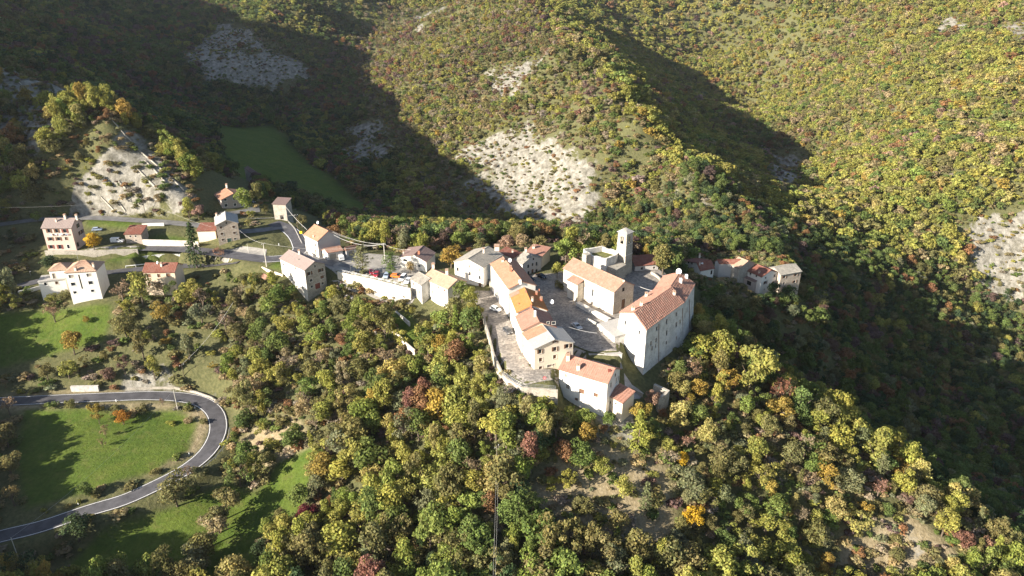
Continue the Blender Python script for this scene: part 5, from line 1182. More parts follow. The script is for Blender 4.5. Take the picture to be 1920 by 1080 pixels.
def crown(seed, n, leaf, shape='round', H=1.0):
    """unit crown: base at z=0.12, top at 1, radius about .42 (scaled per tree)"""
    r = np.random.RandomState(seed)
    nl = {'round': 13, 'tall': 12, 'bush': 8, 'open': 11}[shape]
    cen, rad = [], []
    for k in range(nl):
        an = r.rand()*6.283; 
        if shape == 'round': z = r.uniform(.38, .82); R = .27*math.sin(math.pi*min(1, (z-.12)/.95))**.7; rr = r.uniform(.13, .21)
        elif shape == 'tall': z = .25+.62*(k+.5)/nl; R = .17*math.sin(math.pi*(z-.05)/1.0)**.6; rr = r.uniform(.11, .17)
        elif shape == 'open': z = r.uniform(.35, .85); R = .34*r.rand()**.4; rr = r.uniform(.09, .15)
        else: z = r.uniform(.18, .55); R = .36*r.rand()**.5; rr = r.uniform(.16, .28)
        R *= r.uniform(.6, 1.25); cen.append((math.cos(an)*R, math.sin(an)*R, z)); rad.append(rr)
    if shape != 'bush': cen[0] = (r.uniform(-.05, .05), r.uniform(-.05, .05), .86)
    cen = np.array(cen); rad = np.array(rad); p = rad**2; k = r.choice(nl, n, p=p/p.sum())
    d = rvec(r, n); d[:, 2] = np.abs(d[:, 2])*np.where(r.rand(n) < .72, 1, -1)
    q = r.uniform(.55, 1.08, n)**.8
    c = cen[k]+d*(rad[k]*q)[:, None]*np.array([1, 1, .9])
    nr = d+rvec(r, n)*.75; nr /= np.linalg.norm(nr, axis=1)[:, None]
    a = np.cross(nr, rvec(r, n)); a /= np.linalg.norm(a, axis=1)[:, None]; b = np.cross(nr, a)
    s = leaf*r.uniform(.6, 1.35, n)[:, None]
    lf = r.uniform(.82, 1.18, nl)[k]*r.uniform(.72, 1.28, n); lv = np.stack([lf*r.uniform(.93, 1.12, n), lf, lf*r.uniform(.85, 1.1, n)], 1)
    return c, a*s, b*s*.8, lv
def conifer(seed, n, leaf, kind='spire'):
    r = np.random.RandomState(seed); C_, A_, B_, L_ = [], [], [], []
    lv = 13 if kind == 'spire' else 9
    for i in range(lv):
        z = .14+.84*(i/lv)**(.95 if kind == 'spire' else .85); R = (.30*(1-z)**.8+.015) if kind == 'spire' else .34*(1-((z-.45)/.62)**2 if z > .45 else 1-(.45-z)*1.6)
        R = max(.03, R*r.uniform(.8, 1.15)); nb = 7+int(R*14)
        for b in range(nb):
            an = r.rand()*6.283; L = R*r.uniform(.7, 1.15); d = np.array([math.cos(an), math.sin(an), -.28 if kind == 'spire' else r.uniform(-.05, .35)]); d /= np.linalg.norm(d); m = max(3, int(n/lv/nb)); f = r.uniform(.75, 1.2)
            t = r.uniform(.2, 1., m); p = np.array([0, 0, z])+d*(t*L)[:, None]+r.normal(0, .012+.01*(kind != 'spire'), (m, 3))
            nr = np.array([0, 0, .8])+d*.25+rvec(r, m)*.7; nr /= np.linalg.norm(nr, axis=1)[:, None]; a = d+rvec(r, m)*.5; a -= nr*(a*nr).sum(1)[:, None]; a /= np.linalg.norm(a, axis=1)[:, None]
            C_.append(p); A_.append(a*leaf*1.25*r.uniform(.7, 1.3, (m, 1))); B_.append(np.cross(nr, a)*leaf*.6); g = f*r.uniform(.75, 1.25, m); L_.append(np.stack([g, g, g*.95], 1))
    return np.vstack(C_), np.vstack(A_), np.vstack(B_), np.vstack(L_)
def bare(seed, n, leafy=.35):
    """branch sprays with few leaves"""
    r = np.random.RandomState(seed); segs = []
    def grow(p, d, L, w, k):
        q = p+d*L; segs.append((p, q, w))
        if k == 0: return
        for _ in range(3 if k > 1 else 4):
            e = d+rvec(r, 1)[0]*(.65 if k > 2 else .8); e[2] += .12; grow(p+d*L*r.uniform(.5, 1.), e/np.linalg.norm(e), L*r.uniform(.55, .8), w*.55, k-1)
    for b in range(6):
        an = b*1.05+r.rand(); e = np.array([math.cos(an)*.55, math.sin(an)*.55, .85]); grow(np.array([0, 0, .2+.05*b]), e/np.linalg.norm(e), .2, .016, 3)
    P = np.array([s[0] for s in segs]); Q = np.array([s[1] for s in segs]); w = np.array([max(s[2], .0045) for s in segs]); c = (P+Q)/2; a = (Q-P)/2; x = rvec(r, len(c)); b = np.cross(a, x); b /= np.linalg.norm(b, axis=1)[:, None]; b *= w[:, None]
    f = r.uniform(.7, 1.2, len(c)); lv = np.stack([f, f, f], 1)
    m = int(n*leafy); k = r.choice(len(c), m, p=None); lc = Q[k]+r.normal(0, .03, (m, 3)); nr = rvec(r, m); la = np.cross(nr, rvec(r, m)); la /= np.linalg.norm(la, axis=1)[:, None]; lb = np.cross(nr, la)
    s = r.uniform(.016, .034, (m, 1)); g = r.uniform(.6, 1.15, m)
    return np.vstack([c, lc]), np.vstack([a, la*s]), np.vstack([b, lb*s]), np.vstack([lv, np.stack([g*1.0, g*.9, g*.75], 1)])
def trunk_mesh(seed, kind):
    r = np.random.RandomState(seed); mb = MB()
    if kind == 'conifer': mb.tube([(0, 0, -.06), (0, 0, .35), (0, 0, .93)], .02, 6, r2=.004)
    else:
        x, y = r.uniform(-.03, .03, 2); mb.tube([(0, 0, -.06), (x*.5, y*.5, .2), (x, y, .42)], .028, 6, r2=.016)
        for k in range(4):
            an = k*1.6+r.rand(); R = r.uniform(.14, .26); mb.tube([(x*.7, y*.7, .26+.03*k), (math.cos(an)*R*.5, math.sin(an)*R*.5, .46), (math.cos(an)*R, math.sin(an)*R, .66)], .013, 5, r2=.004)
    return mb
CROWNS = {}
def lib(kind, count, near_n, near_leaf, far_n, far_leaf, fn):
    for s in range(count):
        CROWNS[kind, s] = quads_mesh(kind+'_crown', *fn(100+s*7+len(kind), near_n, near_leaf), M['leaf'])
        if far_n: CROWNS[kind+'_far', s] = quads_mesh(kind+'_crown_small', *fn(300+s*7+len(kind), far_n, far_leaf), M['leaf'])
NV = 5
lib('round', NV, 1500, .031, 330, .062, lambda s, n, l: crown(s, n, l, 'round'))
lib('tall', NV, 1300, .027, 300, .052, lambda s, n, l: crown(s, n, l, 'tall'))
lib('open', NV, 900, .027, 260, .05, lambda s, n, l: crown(s, n, l, 'open'))
lib('bush', NV, 900, .045, 240, .085, lambda s, n, l: crown(s, n, l, 'bush'))
lib('spire', NV, 1500, .022, 420, .045, lambda s, n, l: conifer(s, n, l, 'spire'))
lib('pine', NV, 1300, .026, 380, .05, lambda s, n, l: conifer(s, n, l, 'pine'))
lib('bare', NV, 700, 0, 260, 0, lambda s, n, l: bare(s, n))
TRUNKS = {(k, s): trunk_mesh(s+40, 'conifer' if k == 'c' else 'b').mesh('trunk', M['bark'], True) for k in 'cb' for s in range(3)}

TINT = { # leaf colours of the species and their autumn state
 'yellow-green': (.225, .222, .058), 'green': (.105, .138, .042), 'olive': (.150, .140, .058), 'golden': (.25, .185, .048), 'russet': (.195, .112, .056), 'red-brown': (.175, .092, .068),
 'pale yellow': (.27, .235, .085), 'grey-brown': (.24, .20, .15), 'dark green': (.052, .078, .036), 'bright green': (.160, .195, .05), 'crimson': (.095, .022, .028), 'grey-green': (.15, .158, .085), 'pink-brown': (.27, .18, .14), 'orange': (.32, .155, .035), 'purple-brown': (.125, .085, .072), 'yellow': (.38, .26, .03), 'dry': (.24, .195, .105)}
ZP = {k: gpoly(v) for k, v in dict(
 spur=[(690,-2),(1000,-2),(1045,80),(1125,150),(1205,225),(1305,330),(1445,468),(1250,455),(1000,450),(900,425),(850,405),(750,300),(700,250),(660,110)],
 shade=[(1325,640),(1420,690),(1900,1045),(1990,1060),(1990,470),(1500,482),(1300,470),(1240,500)],
 ridge=[(1235,705),(1325,690),(1420,735),(1520,810),(1700,930),(1910,1079),(1235,1079)],
 scrub=[(420,560),(560,540),(700,600),(740,700),(620,850),(560,800),(420,760)],
 terr=[(100,300),(200,215),(300,280),(400,390),(390,408),(150,406),(60,380)],
 hamlet=[(-60,405),(480,405),(560,430),(560,520),(430,560),(-60,560)],
 mead=[(-60,590),(210,570),(430,590),(430,1079),(-60,1079)]).items()}
def in_z(k, x, y): return inside(ZP[k], x, y)
FOOT = [np.array([p[:2] for p in h.E]) for h in HOUSES.values()]
KEEP = [gpoly(p) for p in [[(632,508),(770,556),(800,525),(760,478),(690,470),(600,470),(590,490)],[(905,545),(1010,500),(1050,480),(1060,540),(1170,560),(1270,500),(1320,560),(1290,640),(1230,700),(1250,740),(1180,790),(1040,760),(985,735),(935,690),(900,600)],
  [(760,560),(800,480),(1050,455),(1060,540),(940,560),(830,610),(790,600)],[(60,420),(480,430),(480,500),(60,505)],[(480,400),(580,400),(680,500),(560,560),(480,520)],[(60,490),(350,480),(345,560),(60,560)],[(380,340),(480,340),(480,400),(380,400)],[(705,590),(780,650),(790,600),(740,580)]]]+[np.array(SQUARE), np.array(LANE), np.array(HEX), np.array(HEX)+np.array([4., -5.])]
def free_of_things(x, y, m=1.5):
    ok = np.ones(len(x), bool)
    for P in FOOT:
        k = near(P, x, y, 6); kk = np.where(k)[0]
        if len(kk): ok[kk] &= ~(inside(P, x[kk], y[kk]) | (edist(P, x[kk], y[kk]) < m+.8))
    for P in KEEP: ok &= ~inside(P, x, y)
    for i in range(0, len(x), 4000):
        sl = slice(i, i+4000); kk = np.where((np.abs(x[sl]) < 260) & (y[sl] < 420))[0]+i
        if len(kk):
            d = np.hypot(x[kk, None]-_S[:, 0], y[kk, None]-_S[:, 1]); ok[kk] &= (d-_S[None, :, 3]/2).min(1) > m
    return ok
def scatter(x0, x1, y0, y1, sp, seed):
    r = np.random.RandomState(seed); X, Y = np.meshgrid(np.arange(x0, x1, sp), np.arange(y0, y1, sp)); X = X+(np.arange(X.shape[0]) % 2)[:, None]*sp/2
    x = (X+r.uniform(-.42, .42, X.shape)*sp).ravel(); y = (Y+r.uniform(-.42, .42, X.shape)*sp).ravel(); return x, y, r
def frustum(x, y, z, m):
    px, py = proj((x, y, z+3)); return (px > -m-np.where(y < 175, 340, 0)) & (px < 1920+m) & (py > -m*1.5) & (py < 1080+m*1.6) & (y > 20)  # wider at the near left: unseen trees there shade the lower meadow
ITEMS = []   # x, y, z, height, width factor, kind, tint name, tint rgb, zone, name
def pick(r, w, n1, n2):
    names = list(w); p = np.array([w[k] for k in names], float)
    for i, k in enumerate(names):
        p[i] *= .35+1.5*abs(math.sin(n1*23+i*2.4)*math.cos(n2*19-i*1.7))   # stands of one kind
        if k in ('russet', 'red-brown', 'purple-brown', 'pink-brown'): p[i] *= max(.05, (n1-.30)*4)**1.6
        if k in ('golden', 'pale yellow', 'yellow-green', 'yellow'): p[i] *= max(.1, (n2-.25)*3.6)
    return names[r.choice(len(names), p=p/p.sum())]
PAL = {
 'front': {'yellow-green': 7, 'green': 2.0, 'bright green': 2.2, 'olive': 2.0, 'russet': .6, 'golden': .6, 'pale yellow': 1.4, 'grey-green': .35, 'dark green': .25, 'red-brown': .12, 'grey-brown': .35},
 'scrub': {'olive': 3, 'dry': 1.4, 'grey-brown': .9, 'green': 1.8, 'yellow-green': 2.4, 'russet': .5, 'grey-green': .5, 'bright green': 1.2, 'pale yellow': .5},
 'ridge': {'olive': 2.6, 'yellow-green': 2.2, 'russet': 1.4, 'pink-brown': .8, 'golden': 1.1, 'grey-brown': .8, 'red-brown': .6, 'green': 1.2, 'pale yellow': .6, 'grey-green': .8},
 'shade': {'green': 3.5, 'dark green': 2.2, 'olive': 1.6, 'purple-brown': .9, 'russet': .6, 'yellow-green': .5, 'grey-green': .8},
 'spur': {'olive': 2.6, 'yellow-green': 3.4, 'purple-brown': 1.0, 'russet': .9, 'green': 1.2, 'dry': 1.6, 'grey-brown': 1.2, 'red-brown': .7, 'golden': .4},
 'right': {'yellow-green': 8, 'olive': 2.0, 'green': 1.2, 'pale yellow': 1.6, 'bright green': 1.0, 'russet': .6, 'dry': 1.2, 'golden': .6, 'pink-brown': .4, 'purple-brown': .25},
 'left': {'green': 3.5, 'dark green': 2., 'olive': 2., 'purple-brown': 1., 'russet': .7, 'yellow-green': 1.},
 'terr': {'olive': 2.5, 'dry': 1.5, 'yellow-green': 1.4, 'russet': 1.1, 'green': 1.4, 'golden': .5, 'pink-brown': .6},
 'hamlet': {'dark green': 2, 'olive': 2, 'green': 1.5, 'grey-brown': 1}, 'mead': {'olive': 2, 'green': 1.5, 'golden': 1, 'yellow-green': 1, 'grey-brown': 1}}
def tint_of(r, name, v=.16):
    c = np.array(TINT[name])*1.17; return tuple(c*r.uniform(1-v, 1+v)*np.array([r.uniform(.94, 1.07), 1, r.uniform(.9, 1.1)]))
def populate():
    # near ground
    x, y, r = scatter(-300, 420, 95, 430, 4.1, 5); z = hgt(x, y); k = frustum(x, y, z, 140); x, y, z = x[k], y[k], z[k]
    k = free_of_things(x, y); x, y, z = x[k], y[k], z[k]; g, s, d = cover(x, y); n1 = fbm(x, y, 26, 61); n2 = fbm(x, y, 34, 77); n3 = fbm(x, y, 16, 90)
    zs = {q: in_z(q, x, y) for q in ZP}; far_l = (x < -70) & (y > 330); back = y > 262+np.maximum(0, -x)*.45
    for i in range(len(x)):
        zone = 'front'
        for q in ('ridge', 'shade', 'terr', 'scrub', 'hamlet', 'mead'):
            if zs[q][i]: zone = q; break
        else:
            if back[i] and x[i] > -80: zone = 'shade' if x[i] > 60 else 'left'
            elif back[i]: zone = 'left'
        u = r.rand(); cov = {'front': .95, 'ridge': .9, 'shade': .85, 'scrub': .93, 'terr': .5, 'hamlet': .2, 'mead': .14, 'left': .85}[zone]
        if n3[i] < .28: cov *= .6
        if g[i] > .5: cov *= .0
        if s[i] > .45: cov *= .32
        if d[i] > .5 and zone != 'scrub': cov *= .3
        if u > cov: continue
        nm = pick(r, PAL[zone], n1[i], n2[i]); h = 6.5+7.5*r.rand()**1.5
        if zone == 'terr': h = r.uniform(2.2, 6.0)
        if zone == 'scrub': h = 3.0+7.5*r.rand()**1.3
        if zone == 'ridge': h = r.uniform(4.0, 9.0)
        if zone in ('hamlet', 'mead'): h = r.uniform(2.5, 6)
        if zone in ('shade', 'left'): h = r.uniform(5.5, 9.5)
        if s[i] > .45 or (d[i] > .5): h *= .6
        kd = r.choice(['round', 'tall', 'open'], p=[.34, .43, .23])
        if zone in ('front', 'ridge') and r.rand() < .05: kd = r.choice(['spire', 'pine'])
        if h < 4: kd = 'bush' if r.rand() < .7 else 'open'
        if nm in ('grey-brown', 'pink-brown') and h > 3: kd = 'bare'
        if nm == 'dark green' and r.rand() < .5: kd = r.choice(['spire', 'pine'])
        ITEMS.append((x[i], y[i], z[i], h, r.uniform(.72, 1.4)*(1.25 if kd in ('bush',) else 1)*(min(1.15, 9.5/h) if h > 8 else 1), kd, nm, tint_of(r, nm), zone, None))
    # far hills
    for (x0, x1, y0, y1, sp, seed) in ((-700, 900, 430, 1100, 4.5, 15), (-900, 1000, 1100, 1300, 5.6, 16), (-330, 450, 340, 430, 5.0, 17), (-1000, 1200, 1300, 1700, 8.5, 19)):
        x, y, r = scatter(x0, x1, y0, y1, sp, seed); z = hgt(x, y); k = frustum(x, y, z, 60); x, y, z = x[k], y[k], z[k]
        if y0 == 340:
            px, py = proj((x, y, z)); k = (np.abs(x) < 999) & ~((x > -300) & (x < 420) & (y < 430) & frustum(x, y, z, 139)); x, y, z = x[k], y[k], z[k]
        g, s, d = cover(x, y); n1 = fbm(x, y, 70, 61); n2 = fbm(x, y, 90, 77); n3 = fbm(x, y, 40, 90); n5 = fbm(x, y, 22, 97); sp_ = in_z('spur', x, y); sh = in_z('shade', x, y)
        for i in range(len(x)):
            zone = 'spur' if sp_[i] else ('shade' if sh[i] else ('left' if x[i] < -.16*y[i] else 'right'))
            cov = .9
            if zone == 'spur' and n3[i] < .36: cov = .7
            if s[i] > .3: cov = .12+.8*(n5[i] > .5)
            if g[i] > .45: cov = 0
            if r.rand() > cov: continue
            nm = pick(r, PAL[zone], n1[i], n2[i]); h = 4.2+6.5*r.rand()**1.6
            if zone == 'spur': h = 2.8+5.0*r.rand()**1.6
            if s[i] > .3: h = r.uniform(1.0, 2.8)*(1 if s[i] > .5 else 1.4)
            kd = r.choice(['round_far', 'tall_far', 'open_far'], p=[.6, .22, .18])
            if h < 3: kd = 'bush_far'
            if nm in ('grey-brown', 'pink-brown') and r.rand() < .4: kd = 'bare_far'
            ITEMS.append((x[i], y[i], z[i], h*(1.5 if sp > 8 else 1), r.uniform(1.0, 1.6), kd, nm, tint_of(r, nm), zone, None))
populate()

# trees that stand out in the photograph: crown centre (px), height, width factor, kind, colour, label; three near the right hamlet added for shade
SPECIAL = [
 (575,965,7.5,1.1,'round','crimson','deep crimson round tree at the edge of the lower meadow'),
 (1465,725,13,.85,'bare','red-brown','tall reddish leafless tree on the ridge right of the fortress'),
 (1412,690,16,.95,'round','yellow-green','largest pale yellow-green tree on the ridge right of the fortress'),
 (1350,680,11,.8,'tall','olive','olive tree between the fortress and the large yellow-green tree'),
 (1345,735,8,.75,'tall','yellow-green','narrow yellow-green tree below the olive one beside the fortress'),
 (1303,690,9,1.0,'bare','pink-brown','pale leafless tree nearest the fortress corner'),
 (1400,760,7,.9,'round','bright green','small bright tree at the foot of the large yellow-green tree'),
 (228,780,5.5,1.1,'round','orange','round orange bush inside the hairpin bend'),
 (182,778,6,.8,'open','golden','golden shrub inside the hairpin bend left of the orange bush'),
 (212,765,3.5,1.3,'bush','olive','olive bush above the orange bush inside the hairpin'),
 (246,772,3.5,1.4,'bush','dry','straw-coloured bush right of the orange bush inside the hairpin'),
 (266,762,3,1.4,'bush','olive','olive bush between the orange bush and the slender pole'),
 (190,828,3.5,.8,'open','dry','lowest straw shrub at the tip between the meadow halves'),
 (176,760,4,1.2,'bush','golden','golden bush at the road edge inside the hairpin'),
 (320,790,2.2,1.5,'bush','yellow-green','yellow-green bush at the foot of the slender pole'),
 (352,785,2.4,1.5,'bush','dry','straw bush along the inside of the hairpin curve'),
 (195,805,5,.7,'open','dry','straw-coloured shrub at the point between the two meadow halves'),
 (303,750,3.6,.8,'bare','pink-brown','small bare tree beside the hairpin inner edge'),
 (130,752,4.5,.9,'bush','olive','olive bush on the inner road edge'),
 (325,915,11,1.05,'round','olive','large olive tree standing over the lower road arm'),
 (140,988,8.5,1.15,'round','dark green','dark round tree below the lower road arm'),
 (350,880,5,1.2,'bare','grey-brown','bare shrub behind the large olive roadside tree'),
 (418,945,9,1.15,'round','olive','uppermost olive tree of the hedge across the lower meadow'),
 (405,970,9.5,1.1,'tall','olive','second olive tree of the hedge across the lower meadow'),
 (392,995,9,1.15,'round','dry','straw-green tree in the middle of the meadow hedge'),
 (378,1022,9,1.1,'round','olive','fourth tree of the hedge across the lower meadow'),
 (362,1050,9,1.15,'round','grey-green','lowest visible tree of the hedge across the lower meadow'),
 (345,1075,9,1.15,'round','olive','hedge tree cut by the bottom frame edge'),
 (463,885,5,.65,'tall','dry','narrow ivy-clad snag in the lower meadow'),
 (172,450,7.0,1.2,'round','yellow','brilliant golden-yellow tree beside the pink three-storey house'),
 (360,450,20,.8,'spire','dark green','tall dark spruce in front of the red-roofed annex'),
 (352,388,11,.8,'tall','yellow-green','bright yellow-green tree on the bank above the upper road'),
 (370,395,7,1.0,'round','pink-brown','brownish tree on the bank above the tan stone house'),
 (68,404,5,1.1,'round','bright green','bright green round tree behind the pink three-storey house'),
 (98,582,8,1.0,'bare','pink-brown','bare pinkish tree at the top of the left meadow'),
 (161,598,3,1.0,'round','golden','tiny golden tree alone on the left meadow'),
 (133,640,9,1.0,'round','golden','golden-olive tree at the lower edge of the left meadow'),
 (125,690,7,1.15,'round','yellow-green','yellow-green tree beneath the golden-olive one'),
 (85,695,6,1.0,'round','olive','olive tree at the lower left corner of the left meadow'),
 (232,608,11,.95,'round','olive','tall olive tree at the right edge of the left meadow'),
 (262,640,12,.8,'tall','olive','slender olive tree right of the left meadow'),
 (285,685,10,.75,'tall','yellow-green','bright yellow-green tree above the hairpin arm'),
 (230,680,8,1.0,'bare','purple-brown','dark leafless tree between the olive trees above the road'),
 (205,700,6,1.0,'round','purple-brown','purple-brown bush above the concrete wall'),
 (298,582,9,1.0,'round','golden','golden tree under the cream house'),
 (240,575,6,1.,'round','yellow-green','yellow-green tree below the white house corner'),
 (225,540,10,1.15,'bare','grey-brown','broad leafless tree between the white and the cream house'),
 (305,535,8,1.2,'bare','grey-brown','leafless tree in front of the cream house'),
 (350,645,11,.7,'tall','grey-green','grey-green tree in the gully under the cream house'),
 (375,585,9,1.15,'round','grey-green','broad grey-green tree right of the cream house'),
 (410,470,7,1.1,'bare','pink-brown','bare pinkish tree in front of the tan stone house'),
 (95,490,6,1.4,'round','dark green','dark bush in shade under the pink three-storey house'),
 (55,555,4,1.3,'bush','olive','bush by the gate left of the white house'),
 (115,550,5,1.3,'bush','olive','brownish bush in front of the flat-roofed annex'),
 (435,705,7.5,.8,'tall','yellow-green','yellow-green tree directly above the hairpin curve'),
 (485,690,9,1.1,'round','yellow-green','broad golden-green tree on the scrub slope'),
 (520,640,9,1.2,'round','green','broad dark green tree in the middle of the scrub slope'),
 (440,740,7,1.0,'round','olive','olive tree at the outer edge of the hairpin curve'),
 (678,482,12,.95,'pine','grey-green','taller of the two pines in the village parking'),
 (731,490,9.5,1.05,'pine','green','shorter greener pine in the village parking'),
 (845,478,9,1.15,'round','golden','golden-green tree between the bungalow and the long white house'),
 (768,500,5,.9,'round','dry','tan shrub in front of the bungalow'),
 (866,545,8,.9,'round','green','dark green tree behind the lane entrance wall'),
 (850,580,10,1.0,'round','olive','pale olive tree against the tall white house'),
 (880,600,10,1.0,'round','green','green tree beside the upper lane parapet'),
 (628,432,7,1.1,'round','russet','russet tree behind the orange-roofed pale house'),
 (656,430,9,.7,'spire','green','first spruce behind the garages'),
 (681,432,8,.7,'spire','grey-green','second spruce behind the garages'),
 (700,428,8,.75,'spire','green','third spruce behind the garages'),
 (713,430,9,.75,'spire','grey-green','paler spruce behind the parking'),
 (727,445,8,1.0,'bare','pink-brown','leafless pinkish tree behind the parking pole'),
 (745,450,8,.55,'spire','yellow-green','yellowish column-shaped conifer behind the parking'),
 (765,440,9,.6,'spire','green','narrow conifer left of the yellow-green column tree'),
 (788,445,9,.75,'spire','yellow-green','broad yellow-green conifer behind the bungalow'),
 (816,452,7,1.,'bare','pink-brown','pinkish bare tree behind the bungalow'),
 (858,450,8,1.0,'round','bright green','bright green tree behind the golden-green tree'),
 (900,460,7,1.2,'open','olive','wispy olive tree behind the long white house'),
 (950,455,7,1.2,'round','pink-brown','mauve-brown tree behind the stone-slab roofs'),
 (985,455,8,1.2,'round','dry','straw-coloured tree behind the salmon hipped roof'),
 (1015,455,8,1.,'round','olive','olive tree right of the salmon hipped roof'),
 (1062,470,10,1.1,'round','bright green','large bright green tree beside the church apse'),
 (1045,505,6,1.0,'round','yellow-green','yellow-green tree at the back corner of the church'),
 (1050,530,4,1.0,'bush','olive','olive bush at the church wall'),
 (1231,474,10,.8,'round','green','tall green tree right of the low house behind the bell tower'),  # this and the next two trees added to shade the hamlet
 (1245,482,12,.9,'round','olive','tall olive tree between the square and the shaded hamlet'),
 (1262,490,11,.9,'round','green','green tree between the fortress wing and the shaded hamlet'),
 (1208,458,8,1.0,'round','russet','russet tree standing behind the bell tower'),
 (1085,493,4,1.2,'bush','russet','rust-coloured bush between the church and the ruined terrace'),
 (1200,770,7,1.1,'round','golden','golden-brown tree at the lean-to roof'),
 (1222,745,6,.9,'round','pink-brown','pinkish-brown tree beside the ruined bastion'),
 (1100,780,6,1.2,'round','bright green','bright green tree right under the front white house'),
 (1065,780,6,1.1,'round','yellow-green','yellow-green tree below the front terrace'),
 (1140,785,5,1.,'round','green','small green tree under the lean-to'),
 (940,745,9,.85,'pine','grey-green','thin grey pine under the front terrace parapet'),
 (1213,925,10,.9,'spire','grey-green','silvery spruce on the bare slope'),
 (1020,975,9,.5,'spire','green','slim conifer beside the power line at the bottom'),
 (1545,775,8,.8,'pine','grey-green','highest pale pine on the sunlit ridge'),
 (1615,822,10,.75,'pine','grey-green','second pale pine down the sunlit ridge'),
 (1655,870,9,.75,'pine','grey-green','third pale pine down the sunlit ridge'),
 (1838,970,10,.7,'spire','grey-green','slender pine on the ridge near the right edge'),
 (1870,1030,13,.75,'spire','yellow-green','tall pine at the lower right corner'),
 (1775,975,10,.8,'round','yellow-green','yellow-green tree on the ridge near the right edge'),
 (1700,900,9,1.,'round','yellow-green','rounded yellow-green tree midway down the ridge'),
 (1650,910,7,1.1,'bare','pink-brown','pale bare tree under the third pine'),
 (1485,850,8,1.1,'round','olive','olive tree in the middle of the ridge slope'),
 (1282,860,5,.9,'round','yellow','small bright yellow tree below the ruined bastion'),
 (1300,965,7,.95,'round','yellow','yellow tree low on the ridge slope'),
 (1480,1030,7,1.05,'round','yellow-green','rounded yellow tree at the bottom of the ridge slope'),
 (1290,825,6,1.1,'bare','pink-brown','rosy bare tree below the ruined bastion'),
 (1810,1010,6,1.1,'round','red-brown','rust-red tree near the lower right corner'),
 (520,358,7,1.25,'round','grey-green','pale leafy tree above the small stone barn'),
 (497,390,5,1.0,'round','olive','rounded tree left of the small stone barn'),
 (565,412,6,1.,'round','olive','tree beside the utility pole above the road bend'),
 (12,755,8,1.,'bare','grey-brown','bare white-twigged tree at the left frame edge'),
 (8,815,8,1.1,'round','olive','upper tree of the row at the left frame edge'),
 (15,870,8,1.1,'round','olive','middle tree of the row at the left frame edge'),
 (18,920,9,1.,'bare','dry','straw-brown tree of the row at the left frame edge'),
 (1350,855,8,1.1,'round','olive','olive tree in the middle of the slope under the bastion'),
 (690,850,12,1.1,'round','green','largest dark green oak on the lower wooded slope'),
 (640,1010,11,1.2,'round','yellow-green','broad yellow-green tree at the bottom left of the wood'),
 (530,1000,9,1.2,'round','yellow-green','yellow-green tree left of the crimson one'),
 (870,720,11,.9,'tall','yellow-green','tall yellow-green tree in the centre of the wood'),
 (900,690,11,.8,'tall','pale yellow','tall straw-yellow tree in the centre of the wood'),
 (800,940,10,.9,'pine','grey-green','grey-green pine low in the wood'),
 (1090,850,9,1.,'round','green','dark green tree under the bright one below the front house'),
 (1450,800,8,1.,'round','olive','olive tree right below the reddish tree'),
]
def crown_base(cx, cy, h):
    p = ground(cx, cy)
    for _ in range(4):
        d = np.linalg.norm(p-np.array([0, 0, CZ])); q = p+np.array([0, 0, h*.58]); qx, qy = proj(q); nx, ny = proj(p)
        p = ground(cx+(nx-qx), cy+(ny-qy))
    return p
SP_XY = []
for (cx, cy, h, wf, kd, nm, lab) in SPECIAL:
    p = crown_base(cx, cy, h); SP_XY.append((p[0], p[1], h*wf*.33))
_sx = np.array(SP_XY)
ITEMS = [t for t in ITEMS if (np.hypot(_sx[:, 0]-t[0], _sx[:, 1]-t[1]) > _sx[:, 2]+t[3]*.12).all()]

# image-pixel masks over village and roads
VIEW_MASKS = [np.array(p, float) for p in [[(905,560),(930,540),(1000,530),(1300,540),(1290,640),(1235,705),(1165,748),(1140,764),(1050,754),(1040,738),(985,736),(940,714),(918,672),(903,620)],
 [(632,505),(772,538),(768,562),(700,555),(632,532)],[(522,475),(614,488),(614,540),(578,556),(528,538)],[(768,515),(860,515),(852,540),(800,592),(770,562)],[(68,490),(192,490),(190,548),(72,535)],
 [(1272,478),(1345,476),(1512,490),(1508,528),(1400,533),(1330,518)],[(84,405),(158,405),(158,468),(84,470)],[(0,733),(330,730),(408,752),(432,800),(418,850),(362,888),(288,922),(150,972),(0,1018),(0,985),(150,945),(280,895),(350,862),(388,815),(380,775),(330,757),(0,765)],
 [(388,400),(455,400),(455,466),(370,462)],[(565,418),(680,450),(680,505),(600,490)],[(180,490),(345,470),(350,495),(185,510)],[(263,490),(340,490),(340,520),(270,520)],[(1230,715),(1258,725),(1252,765),(1232,760)],[(712,595),(785,655),(775,665),(708,605)]]]
def blocks(t, f=1.):
    h = t[3]*f; w = h*t[4]*.36; z = t[2]
    for P in VIEW_MASKS:
        b = proj((t[0], t[1], z)); 
        if inside(P, np.array([b[0]]), np.array([b[1]]))[0]: return True
        for dx, dz in ((0, h*.97), (-w, h*.6), (w, h*.6), (0, h*.7)):
            q = proj((t[0]+dx, t[1], z+dz))
            if inside(P, np.array([q[0]]), np.array([q[1]]))[0]: return True
    return False
_it = []
for t in ITEMS:
    if t[1] < 330 and abs(t[0]) < 200 and blocks(t):
        if blocks(t, .4): continue
        t = t[:3]+(t[3]*.4,)+t[4:]
    _it.append(t)
ITEMS = _it
NAME = {'round': 'broadleaf_tree', 'tall': 'broadleaf_tree', 'open': 'broadleaf_tree', 'bush': 'bush', 'spire': 'conifer_tree', 'pine': 'pine_tree', 'bare': 'bare_tree'}
